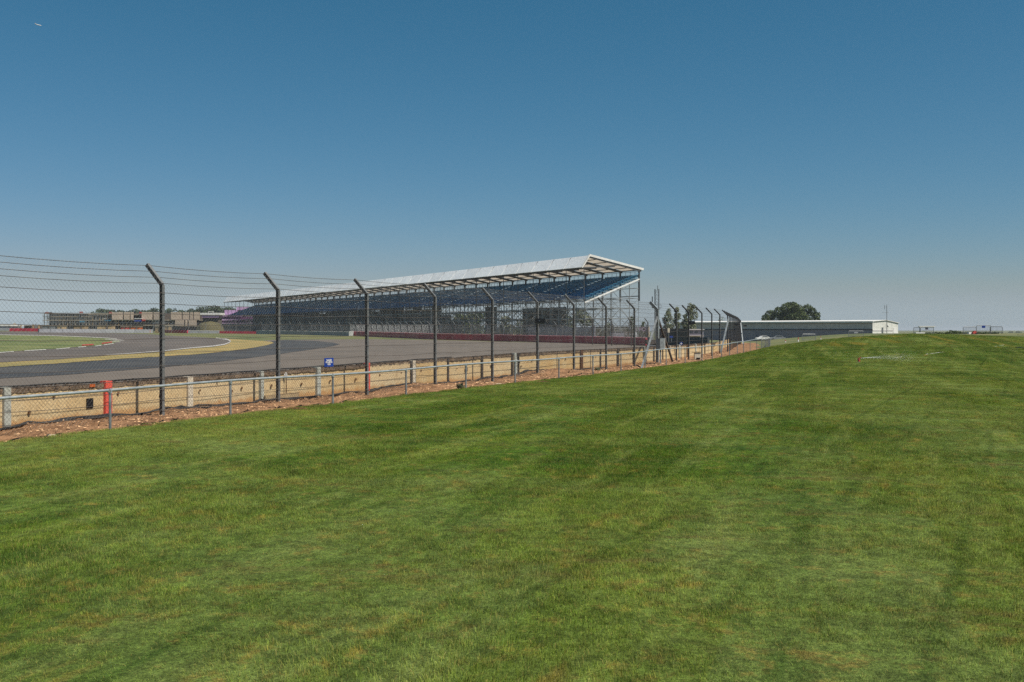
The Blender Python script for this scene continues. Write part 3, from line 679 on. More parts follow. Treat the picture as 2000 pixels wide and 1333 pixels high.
def cable_run(fn, r, m='cable'):
    mb = MB(); pp = []
    for i in range(len(tops)):
        p = fn(i); pp.append(p)
        if i+1 < len(tops):
            q = fn(i+1)
            for s_ in (0.25, 0.5, 0.75): pp.append(p.lerp(q, s_) - Vector((0, 0, 0.03*(1-(2*s_-1)**2))))
    mb.tube(pp, [r if p.y < 80 else r*0.5 for p in pp], 4, caps=False); mb.build('tension_cable', M[m], fence)
for z in (0.20, 0.42, 0.62, 0.85, 1.10, 1.38, 1.66, 1.94, 2.16, 2.36, 2.58):
    cable_run(lambda i: Vector((tops[i][0], tops[i][1], base_z(tops[i][1]) + z*(tops[i][2].z-base_z(tops[i][1]))/2.75)) + tops[i][4]*0.062, 0.0052)
for fr in (0.06, 0.36, 0.66, 0.95):
    cable_run(lambda i: tops[i][2].lerp(tops[i][3], fr) + tops[i][4]*0.05, 0.0050)
bx, by = PX[12], PY[12]
for (fx, fy, lb) in ((6.05, 46.7, None), (8.75, 53.8, None)):
    mb = MB(); mb.beam((bx, by, 2.45), (fx, fy, -0.15), 0.085, 0.085); mb.build('brace', M['steel'] if fx < 7 else M['bpost_dark'], fence)
mb = MB(); mb.beam((PX[18]+.05, PY[18]-.1, 2.6), (14.95, 71.5, -0.1), 0.09, 0.09); mb.build('brace', M['steel_new'], fence)
mb = MB(); mb.beam((PX[30], PY[30], 2.6), (PX[30]-0.4, PY[30]-3.0, -0.1), 0.1, 0.1); mb.build('brace', M['steel_new'], fence)

# things mounted on the fence
def black_box(px, py, d, w, h, label):
    t = thing('signal_panel', label, 'signal panel', at(px, py, d), 'black panels mounted high on the fence')
    mb = MB(); mb.box((0, 0, 0), (w, 0.12, h), R(4)); mb.build('housing', M['wall_black'], t)
    mb = MB(); mb.tube([(0, -0.061, 0), (0, -0.075, 0)], 0.022, 10); mb.build('lens', M['glass'], t)
    mb = MB(); mb.beam((-w*0.2, 0.02, -h/2-0.06), (0.0, 0.02, -h/2+0.02), 0.05, 0.03); mb.box((-w*.05, 0.05, -h/2-0.015), (w*0.9, 0.06, 0.025)); mb.build('bracket', M['steel'], t)
black_box(1053.5, 627, 37.7, 0.40, 0.175, 'wide black panel on the sixth tall post, the nearest of the black panels')
black_box(1351, 630.5, 58.7, 0.37, 0.17, 'black panel jutting right of a post in front of the pale trees')
black_box(1438, 634, 92, 0.37, 0.18, 'small black panel among the dense far posts')
black_box(1455, 636.5, 117, 0.36, 0.17, 'black panel on the last post in front of the warehouse')
def add_text(body, size, c, rz, m, parent, nm='lettering', spacing=1.0):
    cu = bpy.data.curves.new(nm, 'FONT'); cu.body = body; cu.size = size; cu.align_x = 'CENTER'; cu.align_y = 'CENTER'
    cu.space_character = spacing; cu.extrude = 0.0006; cu.offset = size*0.022
    tmp = bpy.data.objects.new('tmp_text', cu); COL.objects.link(tmp)
    dg = bpy.context.evaluated_depsgraph_get(); me = bpy.data.meshes.new_from_object(tmp.evaluated_get(dg))
    bpy.data.objects.remove(tmp); me.materials.clear(); me.materials.append(m)
    o = link(nm, me, parent, loc=c); o.rotation_euler = (R(90), 0, rz); return o
# blue notice hung on the mesh
sy = PY[4] + 0.62*(PY[5]-PY[4]); sxx = (637-1000)/F; yy = 25.6
for _ in range(30): yy = yy - (float(xf(yy)) - sxx*yy)/((float(xf(yy+.1))-float(xf(yy)))/.1 - sxx)
dd = Vector((float(xf(yy+.5)-xf(yy-.5)), 1, 0)).normalized(); rz = math.atan2(dd.y, dd.x); nn = Vector((dd.y, -dd.x, 0))
sc_x = 1.0; sg = thing('notice', 'blue notice with white lettering hung on the chain link fence', 'sign', at(637, 708, yy) + nn*0.085, rz=rz)
mb = MB(); mb.box((0, 0, 0), (0.40, 0.006, 0.225)); mb.build('board', M['blue'], sg)
for body, z, s in (('DANGER', 0.052, 0.062), ('PROHIBITED', 0.0, 0.062), ('AREA', -0.052, 0.062)):
    o = add_text(body, s, (0, -0.0055, z), 0, M['white'], sg, spacing=0.98); o.scale = (0.95 if body != 'PROHIBITED' else 0.86, 1, 1)
# white cabinet on the braced post
cb = thing('electrical_cabinet', 'white steel cabinet, its shaded sides coloured grey, beside the braced fence post', 'cabinet', at(1290, 672, 51.3), rz=R(38))
mb = MB(); mb.box((0, 0, 0), (0.34, 0.26, 0.56)); mb.build('case', M['steel'], cb)  # grey stands in for shade on the white cabinet's sides
mb = MB(); mb.box((0.185, 0, 0), (0.02, 0.28, 0.58)); mb.build('door', M['white'], cb)
mb = MB(); mb.box((0.20, -0.08, 0), (0.02, 0.025, 0.08)); mb.build('handle', M['black'], cb)
mb = MB(); mb.beam((0, 0, -0.28), (0, 0, -1.0), 0.06); mb.build('conduit', M['steel'], cb)
# small white fitting with a pipe on the wall by the second tall post
ft = thing('tap_fitting', 'small white fitting on a thin rusty pipe by the second tall post', 'pipe', on_wall(551, 0.0, 0.13)[0])
mb = MB(); mb.tube([(0, 0, 0), (0.0, 0, 0.55)], 0.012, 6); mb.build('pipe', M['rust'], ft)
mb = MB(); mb.box((-0.01, -0.01, 0.60), (0.07, 0.05, 0.07)); mb.tube([(-0.01, -0.01, 0.64), (-0.01, -0.01, 0.67)], 0.02, 8); mb.build('fitting', M['white'], ft)
# round blue sign, box with a black bin
rs = thing('round_sign', 'round blue sign with a white mark low behind the fence', 'sign', at(1330.5, 671.5, 57.5))
mb = MB(); mb.tube([(0, 0.01, 0), (0, -0.01, 0)], 0.095, 20); mb.build('disc', M['blue'], rs)
mb = MB(); mb.box((0, -0.014, 0), (0.035, 0.006, 0.12)); mb.box((0, -0.0145, 0.0), (0.12, 0.006, 0.03)); mb.build('white_mark', M['white'], rs)
mb = MB(); mb.tube([(0, 0.02, 0.05), (0, 0.02, -1.0)], 0.02, 6); mb.build('stake', M['steel'], rs)
p0 = at(1362, 700, 56.5); p0.z = verge_z(p0.x, p0.y) if p0.x > xw(p0.y) else p0.z
jb = thing('junction_box', 'pale wooden box with a sloping lid and black bucket at the wall foot', 'box', p0)
mb = MB(); mb.box((0, 0, 0.22), (0.34, 0.25, 0.44)); mb.build('case', M['bpost_cream'], jb)
mb = MB(); mb.box((-0.05, 0, 0.47), (0.50, 0.32, 0.035)); mb.build('lid', M['tan'], jb)
mb = MB(); mb.tube([(0.02, -0.22, 0.0), (0.02, -0.22, 0.16)], [0.09, 0.12], 10); tag(mb.build('bucket', M['black'], loc=p0), 'black bucket in front of the pale wooden box', 'bucket')

# ------------------------------------------------------------------ knee-high rail fence on the lawn edge
rail = thing('hand_rail', 'low galvanised tube rail on slim posts along the lawn edge', 'railing')
def rail_z(y): return float(np.interp(y, [8, 17, 26, 32, 41, 47.5, 60, 78], [0.70, 0.715, 0.71, 0.745, 0.755, 0.84, 0.87, 1.07]))
mb = MB(); mb.tube([(0, 0, -0.35), (0, 0, 1.0)], 0.025, 8); rp = mb.mesh('rail_post', M['steel'])
cap = MB(); cap.tube([(0, 0, -0.05), (0, 0, 0.0)], 0.036, 8); cap.tube([(0, -0.05, 0.0), (0, 0.05, 0.0)], 0.034, 8); capm = cap.mesh('clamp', M['steel_new'])
for x, y in zip(RXs, RYs):
    zt = rail_z(y); o = link('rail_post', rp, rail, loc=(x, y, 0)); o.scale = (1, 1, zt-0.01); c_ = link('clamp', capm, o, loc=(0, 0, 1.0)); c_.scale = (1, 1, 1/(zt))
ry = list(np.arange(RYs[0], RYs[-1], 1.0)) + [RYs[-1]]
mb = MB(); mb.tube([(float(xr(y)), y, rail_z(y)+0.012*math.sin(y*0.7)) for y in ry], 0.0255, 8); mb.build('top_rail', M['steel_new'], rail, smooth=True)
ex, ey = RXs[-1], RYs[-1]
ret = [(ex + 0.0, ey), (ex+1.0, ey+2.6), (ex+2.0, ey+5.6), (ex+2.9, ey+8.6), (ex+3.7, ey+11.6)]
mb = MB()
for (a, b) in zip(ret[:-1], ret[1:]):
    mb.beam((*a, 1.05), (*b, 1.0), 0.05); 
    for z in np.arange(0.15, 1.0, 0.14): mb.beam((*a, z), (*b, z-0.03), 0.008)
    for t in np.linspace(0, 1, 16): mb.beam((a[0]+(b[0]-a[0])*t, a[1]+(b[1]-a[1])*t, 0.1), (a[0]+(b[0]-a[0])*t, a[1]+(b[1]-a[1])*t, 1.0), 0.008)
o = mb.build('return_mesh', M['steel'], rail)
for a in ret[1:]:
    o = link('rail_post', rp, rail, loc=(*a, 0)); o.scale = (1, 1, 1.05)

# ------------------------------------------------------------------ barriers on the far side of the track
def along(pts, step):
    """points every step metres along a ground polyline"""
    out = []; acc = 0.0
    for a, b in zip(pts[:-1], pts[1:]):
        L = (b-a).length; d = (b-a)/L; t = acc
        while t < L: out.append((a+d*t, d)); t += step
        acc = t - L
    return out
def barrier(name, label, cat, pix, h, step, m, cap=None, thick=1.0, group=None, part='barrier_block'):
    pts = [G(px, py) for px, py in pix]; root = thing(name, label, cat, pts[0], group)
    mb = MB(); mb.box((step/2, 0, h/2), (step-0.05, thick, h))
    if cap:
        mb.box((step/2, -thick*0.02, h+0.05), (step-0.02, thick*1.04, 0.10), m=1)
    me = mb.mesh(part, [m, cap] if cap else [m])
    for p, d in along(pts, step):
        o = link(part, me, root, loc=p-pts[0], rz=math.atan2(d.y, d.x))
    return root
barrier('crash_barrier', 'long crimson crash barrier curving below the blue grandstand', 'barrier', [(690, 656.6), (770, 660.2), (851, 663.8), (930, 665.8), (1030, 668.4), (1126, 671), (1196, 673), (1259, 675.5)], 1.12, 1.5, M['barrier_red'], M['barrier_pink'], group='crimson crash barriers')
barrier('crash_barrier', 'crimson crash barrier beside the white tent at the far left', 'barrier', [(20, 647.4), (73, 647.9)], 0.95, 1.5, M['barrier_red'], group='crimson crash barriers')
barrier('crash_barrier', 'short crimson crash barrier right of the first tall post', 'barrier', [(320, 650.4), (367, 651.2)], 0.85, 1.5, M['barrier_red'], group='crimson crash barriers')
barrier('crash_barrier', 'crimson crash barrier left of the pale concrete wall, under the far end of the stand', 'barrier', [(417, 651.6), (500, 652.6)], 0.70, 1.5, M['barrier_red'], group='crimson crash barriers')
barrier('concrete_barrier', 'long pale grey concrete barrier in front of the half built block', 'barrier', [(75, 650.2), (180, 650.6), (284, 650.8)], 1.05, 3.0, M['barrier_grey'], group='grey concrete barriers')
barrier('concrete_barrier', 'short white capped concrete barrier between two crimson ones', 'barrier', [(368, 651.3), (413, 651.7)], 0.72, 3.0, M['barrier_grey'], M['white'], group='grey concrete barriers')
barrier('concrete_barrier', 'white capped grey concrete barrier ending at the long crimson one', 'barrier', [(503, 652.9), (600, 654.6), (686, 656.8)], 0.98, 3.0, M['barrier_grey'], M['white'], group='grey concrete barriers')
p = G(686, 656.8); mb = MB(); mb.box((0, 0, 0.6), (1.0, 1.1, 1.3)); tag(mb.build('end_block', M['white'], loc=p), 'white block ending the concrete barrier', 'barrier')
for px, w, lb in ((290, 1.3, 'orange box at the right end of the long grey barrier'),):
    p = G(px, 650.8); t = thing('orange_box', lb, 'box', p)
    mb = MB(); mb.box((0, 0, 0.42), (w, 0.8, 0.84)); mb.build('body', M['orange'], t)
    mb = MB(); mb.box((0, 0, 0.88), (w*1.06, 0.86, 0.07)); mb.build('lid', M['red'], t)

# far debris fence behind the barriers
def back(px, py, off):
    p = G(px, py); d = Vector((p.x, p.y, 0)).normalized(); q = p + d*off; q.z = float(H_track(q.x, q.y)); return q
ff = thing('far_fence', 'distant debris fence with pale cranked posts behind the crimson barrier', 'fence')
fpts = [back(px, py, 4) for px, py in ((300, 650.8), (417, 651.6), (500, 652.6), (600, 654.6), (690, 656.6), (770, 660.2), (851, 663.8), (930, 665.8), (1030, 668.4), (1126, 671), (1196, 673), (1262, 675.5), (1330, 677))]
mb = MB(); mb.beam((0, 0, -0.5), (0, 0, 3.1), 0.10); mb.beam((0, 0, 3.1), (0.55, -0.05, 3.7), 0.09, 0.09); fpm = mb.mesh('post', M['steel'])
pl = along(fpts, 5.0)
for p, d in pl:
    o = link('post', fpm, ff, loc=p, rz=math.atan2(d.y, d.x) - R(90))
mb = MB()
for (p, d), (q, _) in zip(pl[:-1], pl[1:]):
    for z in (0.9, 1.5, 2.1, 2.7, 3.1): mb.beam(p+Vector((0, 0, z)), q+Vector((0, 0, z)), 0.025 if z < 3 else 0.05)
    for t in np.linspace(0, 1, 18):
        a = p.lerp(q, t); b = p.lerp(q, min(1, t+0.28)); b2 = p.lerp(q, max(0, t-0.28))
        mb.beam(a+Vector((0, 0, 0.3)), b+Vector((0, 0, 3.1)), 0.014); mb.beam(a+Vector((0, 0, 0.3)), b2+Vector((0, 0, 3.1)), 0.014)
o = mb.build('wire_mesh', M['steel'], ff); o['kind'] = 'stuff'

# ------------------------------------------------------------------ grandstand
GO = Vector((13.5, 190, 0)); U = Vector((-0.5, 0.866, 0)); V = Vector((0.866, 0.5, 0)); BAY, NB = 6.25, 44
gs = thing('grandstand', 'long covered grandstand with blue seats on scaffolding under a white roof', 'grandstand', GO)
GL = BAY*NB
def gp(u, w, z): return U*u + V*w + Vector((0, 0, z))
ZF0, ZF1, ZB = 13.75, 16.05, 13.75; WT, WB_ = 1.5, 13.9
def gz(u): q = GO + U*u; return float(H_track(q.x, q.y))
# roof and fascia panels share two meshes
def slab4(pts, th): a, b, c, d = pts; n = (b-a).cross(d-a).normalized()*th; return [a, b, c, d, a+n, b+n, c+n, d+n]
mb = MB(); g_ = 0.13
mb.hexa(slab4([gp(g_, -.25, ZF0), gp(BAY-g_, -.25, ZF0), gp(BAY-g_, WT, ZF1), gp(g_, WT, ZF1)], 0.10)); fas = mb.mesh('fascia_panel', M['roof_white'])
mb = MB(); mb.quad(gp(g_, WT+.1, ZF1-.05), gp(BAY-g_, WT+.1, ZF1-.05), gp(BAY-g_, WB_, ZB), gp(g_, WB_, ZB)); rfm = mb.mesh('roof_panel', M['roof_under'])
mb = MB()
mb.beam(gp(0, WT, ZF1-0.25), gp(0, WB_, ZB-0.28), 0.18, 0.42, up=tuple(Vector((0, 0, 1))))
mb.beam(gp(0, 0.05, ZF0-.05), gp(0, WT, ZF1-.1), 0.34, 0.12); mb.beam(gp(0, 0.1, ZF0-0.1), gp(0, 7.5, ZF0+0.35), 0.14, 0.22)
raf = mb.mesh('rafter', M['roof_steel'])
mb = MB(); mb.beam(gp(0, WB_-.5, 7.5), gp(0, WB_-.5, ZB-.4), 0.30); bcol = mb.mesh('column', M['roof_steel'])
mb = MB(); mb.beam(gp(0, 0.3, 7.0), gp(0, 0.3, ZF0), 0.11); fcol = mb.mesh('hanger_rod', M['scaf_dark'])
for n in range(NB):
    for me, nm in ((fas, 'fascia_panel'), (rfm, 'roof_panel')): link(nm, me, gs, loc=U*(n*BAY))
for n in range(NB+1):
    link('rafter', raf, gs, loc=U*(n*BAY)); link('column', bcol, gs, loc=U*(n*BAY)); link('hanger_rod', fcol, gs, loc=U*(n*BAY))
for w_, z_, s_ in ((3.4, 15.35, .14), (6.0, 14.9, .14), (8.6, 14.45, .14), (11.2, 14.0, .14), (0.1, ZF0-.06, .22), (13.8, ZB-.1, .2)):
    mb = MB(); mb.beam(gp(0, w_, z_), gp(GL, w_, z_), s_, s_); mb.build('purlin', M['roof_steel'], gs)
# bright verge trims on the near end
mb = MB(); mb.beam(gp(-.12, WT-.1, ZF1+.05), gp(-.12, WB_+.5, ZB+.02), 0.16, 0.42); mb.build('roof_trim', M['white'], gs)
mb = MB(); mb.beam(gp(-.12, -.3, ZF0-.1), gp(-.12, WT, ZF1+.1), 0.2, 0.5, up=tuple(U)); mb.build('roof_trim', M['white'], gs)
# tiers and seats
NR = 14; RW, RZ = 0.92, 0.345; W0, Z0 = 0.6, 7.35
for r_ in range(NR):
    w_ = W0 + r_*RW; z_ = Z0 + r_*RZ
    mb = MB(); mb.hexa([gp(0, w_, z_-.10), gp(GL, w_, z_-.10), gp(GL, w_+RW*.95, z_-.10), gp(0, w_+RW*.95, z_-.10), gp(0, w_, z_), gp(GL, w_, z_), gp(GL, w_+RW*.95, z_), gp(0, w_+RW*.95, z_)])
    mb.build('tier', M['tier'], gs)
    mb = MB()
    mbl = MB(); gap = 0; u_ = 0.15
    while u_ < GL-0.5:
        bay_u = u_ % (BAY*2)
        if bay_u > BAY*2-0.9: u_ += 0.5; continue
        tgt = mbl if u_ < 0.5 else mb
        a = gp(u_, w_+.35, z_+.42); 
        tgt.hexa([a, a+U*.45, a+U*.45+V*.38, a+V*.38, a+Vector((0,0,.05)), a+U*.45+Vector((0,0,.05)), a+U*.45+V*.38+Vector((0,0,.05)), a+V*.38+Vector((0,0,.05))])
        b = a+V*.38
        tgt.hexa([b, b+U*.45, b+U*.45+V*.05, b+V*.05, b+V*.08+Vector((0,0,.42)), b+U*.45+V*.08+Vector((0,0,.42)), b+U*.45+V*.12+Vector((0,0,.42)), b+V*.12+Vector((0,0,.42))])
        u_ += 0.55
    o = mb.build('seat_row', M['seat'], gs); o['kind'] = 'stuff'
    # end-of-row guard and end seat, sunlight on it put in as paler blue
    mbl.beam(gp(-.05, w_+.1, z_-.1), gp(-.05, w_+.1, z_+1.0), 0.06); mbl.beam(gp(-.05, w_+.1, z_+.98), gp(-.05, w_+RW, z_+.98+RZ*.3), 0.06)
    mbl.beam(gp(-.05, w_+.75, z_), gp(-.05, w_+.75, z_+1.0), 0.05)
    mbl.build('end_guard', M['seat_light'], gs)
ZT = Z0 + NR*RZ
mb = MB(); mb.beam(gp(-.1, W0-.2, Z0-.35), gp(-.1, W0+NR*RW, ZT-.35), 0.14, 0.26); mb.build('stringer', M['white'], gs)
mb = MB(); mb.beam(gp(-.1, W0-.2, Z0-.75), gp(-.1, W0+NR*RW, ZT-.75), 0.10, 0.12); mb.build('stringer', M['scaffold'], gs)
# rear guard rail above the top row
mb = MB(); 
for z_ in (ZT+1.15, ZT+.1): mb.beam(gp(0, W0+NR*RW+.1, z_), gp(GL, W0+NR*RW+.1, z_), 0.07)
u_ = 0
while u_ < GL: mb.beam(gp(u_, W0+NR*RW+.1, ZT-.2), gp(u_, W0+NR*RW+.1, ZT+1.2), 0.06); u_ += 1.56
mb.build('rear_rail', M['scaf_dark'], gs)
# scaffolding: one frame per bay line, ledgers between
def frame(n, full):
    u_ = n*BAY; g0 = gz(u_) - 0.3; mb = MB(); r_ = 0.075 if full else 0.10
    ws = [0.5, 2.6, 4.7, 6.8, 8.9, 11.0, 13.3]
    for w_ in ws:
        top = Z0 + (w_-W0)/RW*RZ - .2; mb.beam(gp(0, w_, g0), gp(0, w_, top), r_)
    for zl in (2.0, 4.0, 6.0, 8.0, 10.0):
        ww = [w_ for w_ in ws if Z0 + (w_-W0)/RW*RZ - .2 > zl]
        if len(ww) > 1: mb.beam(gp(0, ww[0], zl), gp(0, ww[-1], zl), r_*(1.5 if zl in (4.0, 6.0) and full else 1))
    for i, w_ in enumerate(ws[:-1]):
        for zl in (0.0, 2.0, 4.0, 6.0, 8.0):
            if Z0 + (w_-W0)/RW*RZ - .2 > zl+2.0: mb.beam(gp(0, w_, zl if (i+n) % 2 else zl+2.0), gp(0, ws[i+1], zl+2.0 if (i+n) % 2 else zl), r_*.8)
    if full:
        for w_ in (1.5, 3.6, 5.8, 7.9, 10.0, 12.2):
            top = Z0 + (w_-W0)/RW*RZ - .3; mb.beam(gp(1.5, w_, g0), gp(1.5, w_, top), r_*.8)
        for z_ in (3.0, 5.0, 7.0): mb.beam(gp(1.5, 1.0 if z_ < 7 else 3.6, z_), gp(1.5, 13.0, z_), r_*.8)
    o = mb.build('scaffold_frame', M['scaffold'], gs, loc=U*u_)
for n in range(NB+1): frame(n, n < 3)
mb = MB()
for w_ in (0.5, 4.7, 8.9, 13.3):
    for zl in (2.0, 4.0, 6.0, 8.0, 10.0):
        if zl < Z0 + (w_-W0)/RW*RZ - .2: mb.beam(gp(0, w_, zl), gp(GL, w_, zl), 0.09)
for n in range(NB):
    for w_ in (0.5, 13.3):
        mb.beam(gp(n*BAY, w_, 2.0), gp((n+1)*BAY, w_, 6.0), 0.08); mb.beam(gp((n+1)*BAY, w_, 2.0), gp(n*BAY, w_, 6.0), 0.08)
    mb.beam(gp((n+.5)*BAY, 0.5, gz(n*BAY)-.3), gp((n+.5)*BAY, 0.5, 7.2), 0.09)
o = mb.build('ledgers', M['scaffold'], gs); o['kind'] = 'stuff'
mb = MB(); mb.beam(gp(0, 13.4, 8.45), gp(BAY, 13.4, 8.45), 0.16); mb.beam(gp(0, 13.4, 8.45), gp(0, 13.4, 7.6), 0.2); mb.build('ledger_beam', M['roof_steel'], gs)
# walkway decks and dark netting at the back of the lower level
mb = MB(); mb.hexa([gp(8, 9.5, 2.2), gp(GL, 9.5, 2.2), gp(GL, 11.5, 2.2), gp(8, 11.5, 2.2), gp(8, 9.5, 2.35), gp(GL, 9.5, 2.35), gp(GL, 11.5, 2.35), gp(8, 11.5, 2.35)]); mb.build('walkway_deck', M['tier'], gs)
for n in range(3, NB):
    hgt = random.choice((3.2, 4.6, 5.8, 6.8, 6.8, 7.5)) if n < 14 else random.choice((7.6, 8.2, 9.0, 9.6)); 
    if n < 12 and random.random() < .45: continue
    mb = MB(); g0 = gz(n*BAY)-.2; mb.hexa([gp(.1, 12.6, g0), gp(BAY-.1, 12.6, g0), gp(BAY-.1, 12.66, g0), gp(.1, 12.66, g0), gp(.1, 12.6, hgt), gp(BAY-.1, 12.6, hgt), gp(BAY-.1, 12.66, hgt), gp(.1, 12.66, hgt)])
    mb.build('netting_panel', M['netting'], gs, loc=U*(n*BAY))

# ------------------------------------------------------------------ trees
def crown_mesh(name, blobs, leaves, size, m, seed):
    r = np.random.default_rng(seed); v = []; f = []
    tot = sum(b[3]**2 for b in blobs)
    for (cx_, cy_, cz_, rad, sq) in blobs:
        n = int(leaves*rad*rad/tot)
        d = r.normal(size=(n, 3)); d /= np.linalg.norm(d, axis=1)[:, None]
        rr = rad*(0.55 + 0.5*r.random(n)**0.6); p = d*rr[:, None]*np.array([1, 1, sq]) + np.array([cx_, cy_, cz_])
        a = r.normal(size=(n, 3)); a /= np.linalg.norm(a, axis=1)[:, None]; b = np.cross(a, r.normal(size=(n, 3))); b /= np.linalg.norm(b, axis=1)[:, None]
        s = size*(0.5+r.random(n))[:, None]
        base = len(v)
        q = np.stack([p-a*s, p-b*s*.6, p+a*s, p+b*s*.6], 1).reshape(-1, 3); v += q.tolist()
        f += (np.arange(n)[:, None]*4 + np.arange(4) + base).tolist()
    me = bpy.data.meshes.new(name); me.from_pydata(v, [], f); me.materials.append(m); me.update(); return me
def blobs_for(w, h, z0, n, seed, depth=None, flat=0.8):
    r = random.Random(seed); out = []
    for i in range(n):
        t = r.random(); z = z0 + (h-z0)*t*0.86; prof = math.sqrt(max(0.08, 1-(2*(t*0.95)-0.75)**2*0.75))
        a = r.uniform(0, 6.28); q = r.random()**.5*prof*w/2*0.78
        out.append((math.cos(a)*q, math.sin(a)*q, z, r.uniform(.14, .25)*w, flat))
    return out
def tree(label, px, ybase_h, d, w, h, m, seed, leaves=3500, leaf=0.35, base_z_=None, group=None, z0=0.25, nb=16, blobs=None, flat=.8):
    x = (px-1000)/F*d; gz_ = float(H(x, d)) if base_z_ is None else base_z_
    t = thing('tree', label, 'tree', (x, d, gz_), group)
    bl = blobs or blobs_for(w, h, h*z0, nb, seed, flat=flat)
    link('crown', crown_mesh('crown', bl, leaves, leaf, m, seed), t)
    mb = MB(); r = random.Random(seed); tw = max(.12, w*.03)
    mb.tube([(0, 0, -.5), (0.05*w*.2, 0, h*.25), (0, 0.1, h*.55)], [tw*1.3, tw, tw*.5], 7)
    for i in range(5):
        b = bl[r.randrange(len(bl))]; mb.tube([(0, 0, h*r.uniform(.2, .4)), (b[0]*.5, b[1]*.5, (h*.3+b[2])/2), (b[0], b[1], b[2])], [tw*.6, tw*.35, tw*.15], 5)
    mb.build('trunk', M['bark'], t, smooth=True); return t
s_ = 345/F
oak = []
for (px, py, rr) in ((1495, 622, 9), (1507, 616, 13), (1520, 610, 15), (1532, 603, 14), (1545, 600, 13), (1556, 607, 14), (1540, 616, 17), (1566, 612, 10), (1577, 603, 10), (1586, 609, 11), (1580, 620, 14), (1594, 617, 9), (1560, 622, 16), (1515, 622, 14), (1527, 618, 15), (1600, 625, 6), (1488, 626, 5), (1545, 625, 20), (1553, 596, 7), (1538, 595, 6)):
    oak.append(((px-1545)*s_, random.uniform(-2.5, 2.5), (645-py)*s_+1.75+1.2, rr*s_*random.uniform(.72, .95), .92))
tree('large round dark green tree rising behind the warehouse roof', 1545, 0, 345, 20, 11, M['leaf'], 11, leaves=11500, leaf=0.27, base_z_=-1.2, blobs=oak)
def pal(px, tpy, bpy_, wpx, d, label, seed, m='leaf_pale', lv=1900, leaf=.17, z0=.12, nb=22):
    zt = EYE + (HY-tpy)/F*d; x = (px-1000)/F*d; g = float(H(x, d)); tree(label, px, 0, d, wpx/F*d, zt-g, M[m], seed, leaves=lv, leaf=leaf, z0=z0, nb=nb, flat=1.3)
pal(1305, 597, 645, 22, 250, 'slim pale tree just right of the lattice mast', 21, z0=.25)
pal(1322, 596, 645, 16, 258, 'slim pale tree between the lattice mast tree and the taller one', 22, z0=.25)
pal(1350, 589, 645, 27, 250, 'tallest pale tree above the left end of the warehouse', 23, lv=2500, z0=.3)
pal(1338, 604, 645, 14, 262, 'small pale tree tucked left of the tallest pale tree', 24, lv=1500)
pal(1411, 617, 645, 30, 345, 'low pale tree top behind the warehouse roof near the dense posts', 25, lv=1800)
pal(1234, 616, 645, 13, 230, 'small green tree seen through the end of the scaffolding', 26, 'leaf', 1300)
pal(1255, 627, 645, 12, 240, 'tiny round tree right of the scaffolding', 27, 'leaf', 700)
pal(1190, 632, 645, 26, 300, 'low bushy tree behind the scaffolding end', 28, 'leaf', 900, .3)
for i in range(22):      # trees glimpsed under the stand
    u_ = 52 + i*10.3; q = GO + U*u_ + V*random.uniform(24, 38); h = random.uniform(5, 8); 
    tree('green tree glimpsed through the scaffolding under the grandstand', 1000 + q.x/q.y*F, 0, q.y, random.uniform(6, 9), h, M['leaf'] if i % 3 else M['leaf_pale'], 100+i, leaves=900, leaf=.42, group='trees behind the grandstand', z0=.1, nb=9)
# tree belt beyond the half-built block
far_top = lambda px: float(np.interp(px, [150, 168, 190, 230, 260, 300, 325, 345, 380, 400, 415, 430, 460], [618, 610, 606, 602, 604, 603, 601, 602, 602, 598, 596, 598, 601]))
for i, px in enumerate(range(160, 470, 10)):
    d = 640 + random.uniform(-20, 20); px_ = px + random.uniform(-3, 3); top = far_top(px_) + random.uniform(-1.6, 1.8); h = (HY-top)/F*d + 4
    tree('dark green tree in the belt beyond the half built block', px_, 0, d, random.uniform(11, 15), h, M['leaf_far'], 200+i, leaves=1500, leaf=.6, base_z_=-2.2, group='trees in the far belt', z0=.15, nb=18)
for i, px in enumerate([1955, 1972, 1990, 2008, 2026, 2044]):
    d = 1100; tree('distant blue green tree on the horizon at the right edge', px, 0, d, 14, (HY-649)/F*d+7.0+random.uniform(-.8, .8), M['leaf_far'], 300+i, leaves=500, leaf=.8, base_z_=-6, group='trees on the right horizon', z0=.2, nb=8)
for i, px in enumerate([1806, 1818, 1832, 1848, 1862, 1872, 1885, 1898, 1912, 1926, 1940]):
    d = 158 + random.uniform(-3, 3); x = (px-1000)/F*d
    t = thing('bush', 'low green bush in the scrub behind the crowd barriers', 'bush', (x, d, float(H(x, d))), 'bushes behind the crowd barriers')
    hh = (.55 if px in (1862, 1872) else .34)
    link('foliage', crown_mesh('foliage', [(random.uniform(-.5, .5), 0, random.uniform(.1, .5)*hh, .42+.2*random.random(), hh) for _ in range(4)], 260, .10, M['leaf'], 400+i), t)

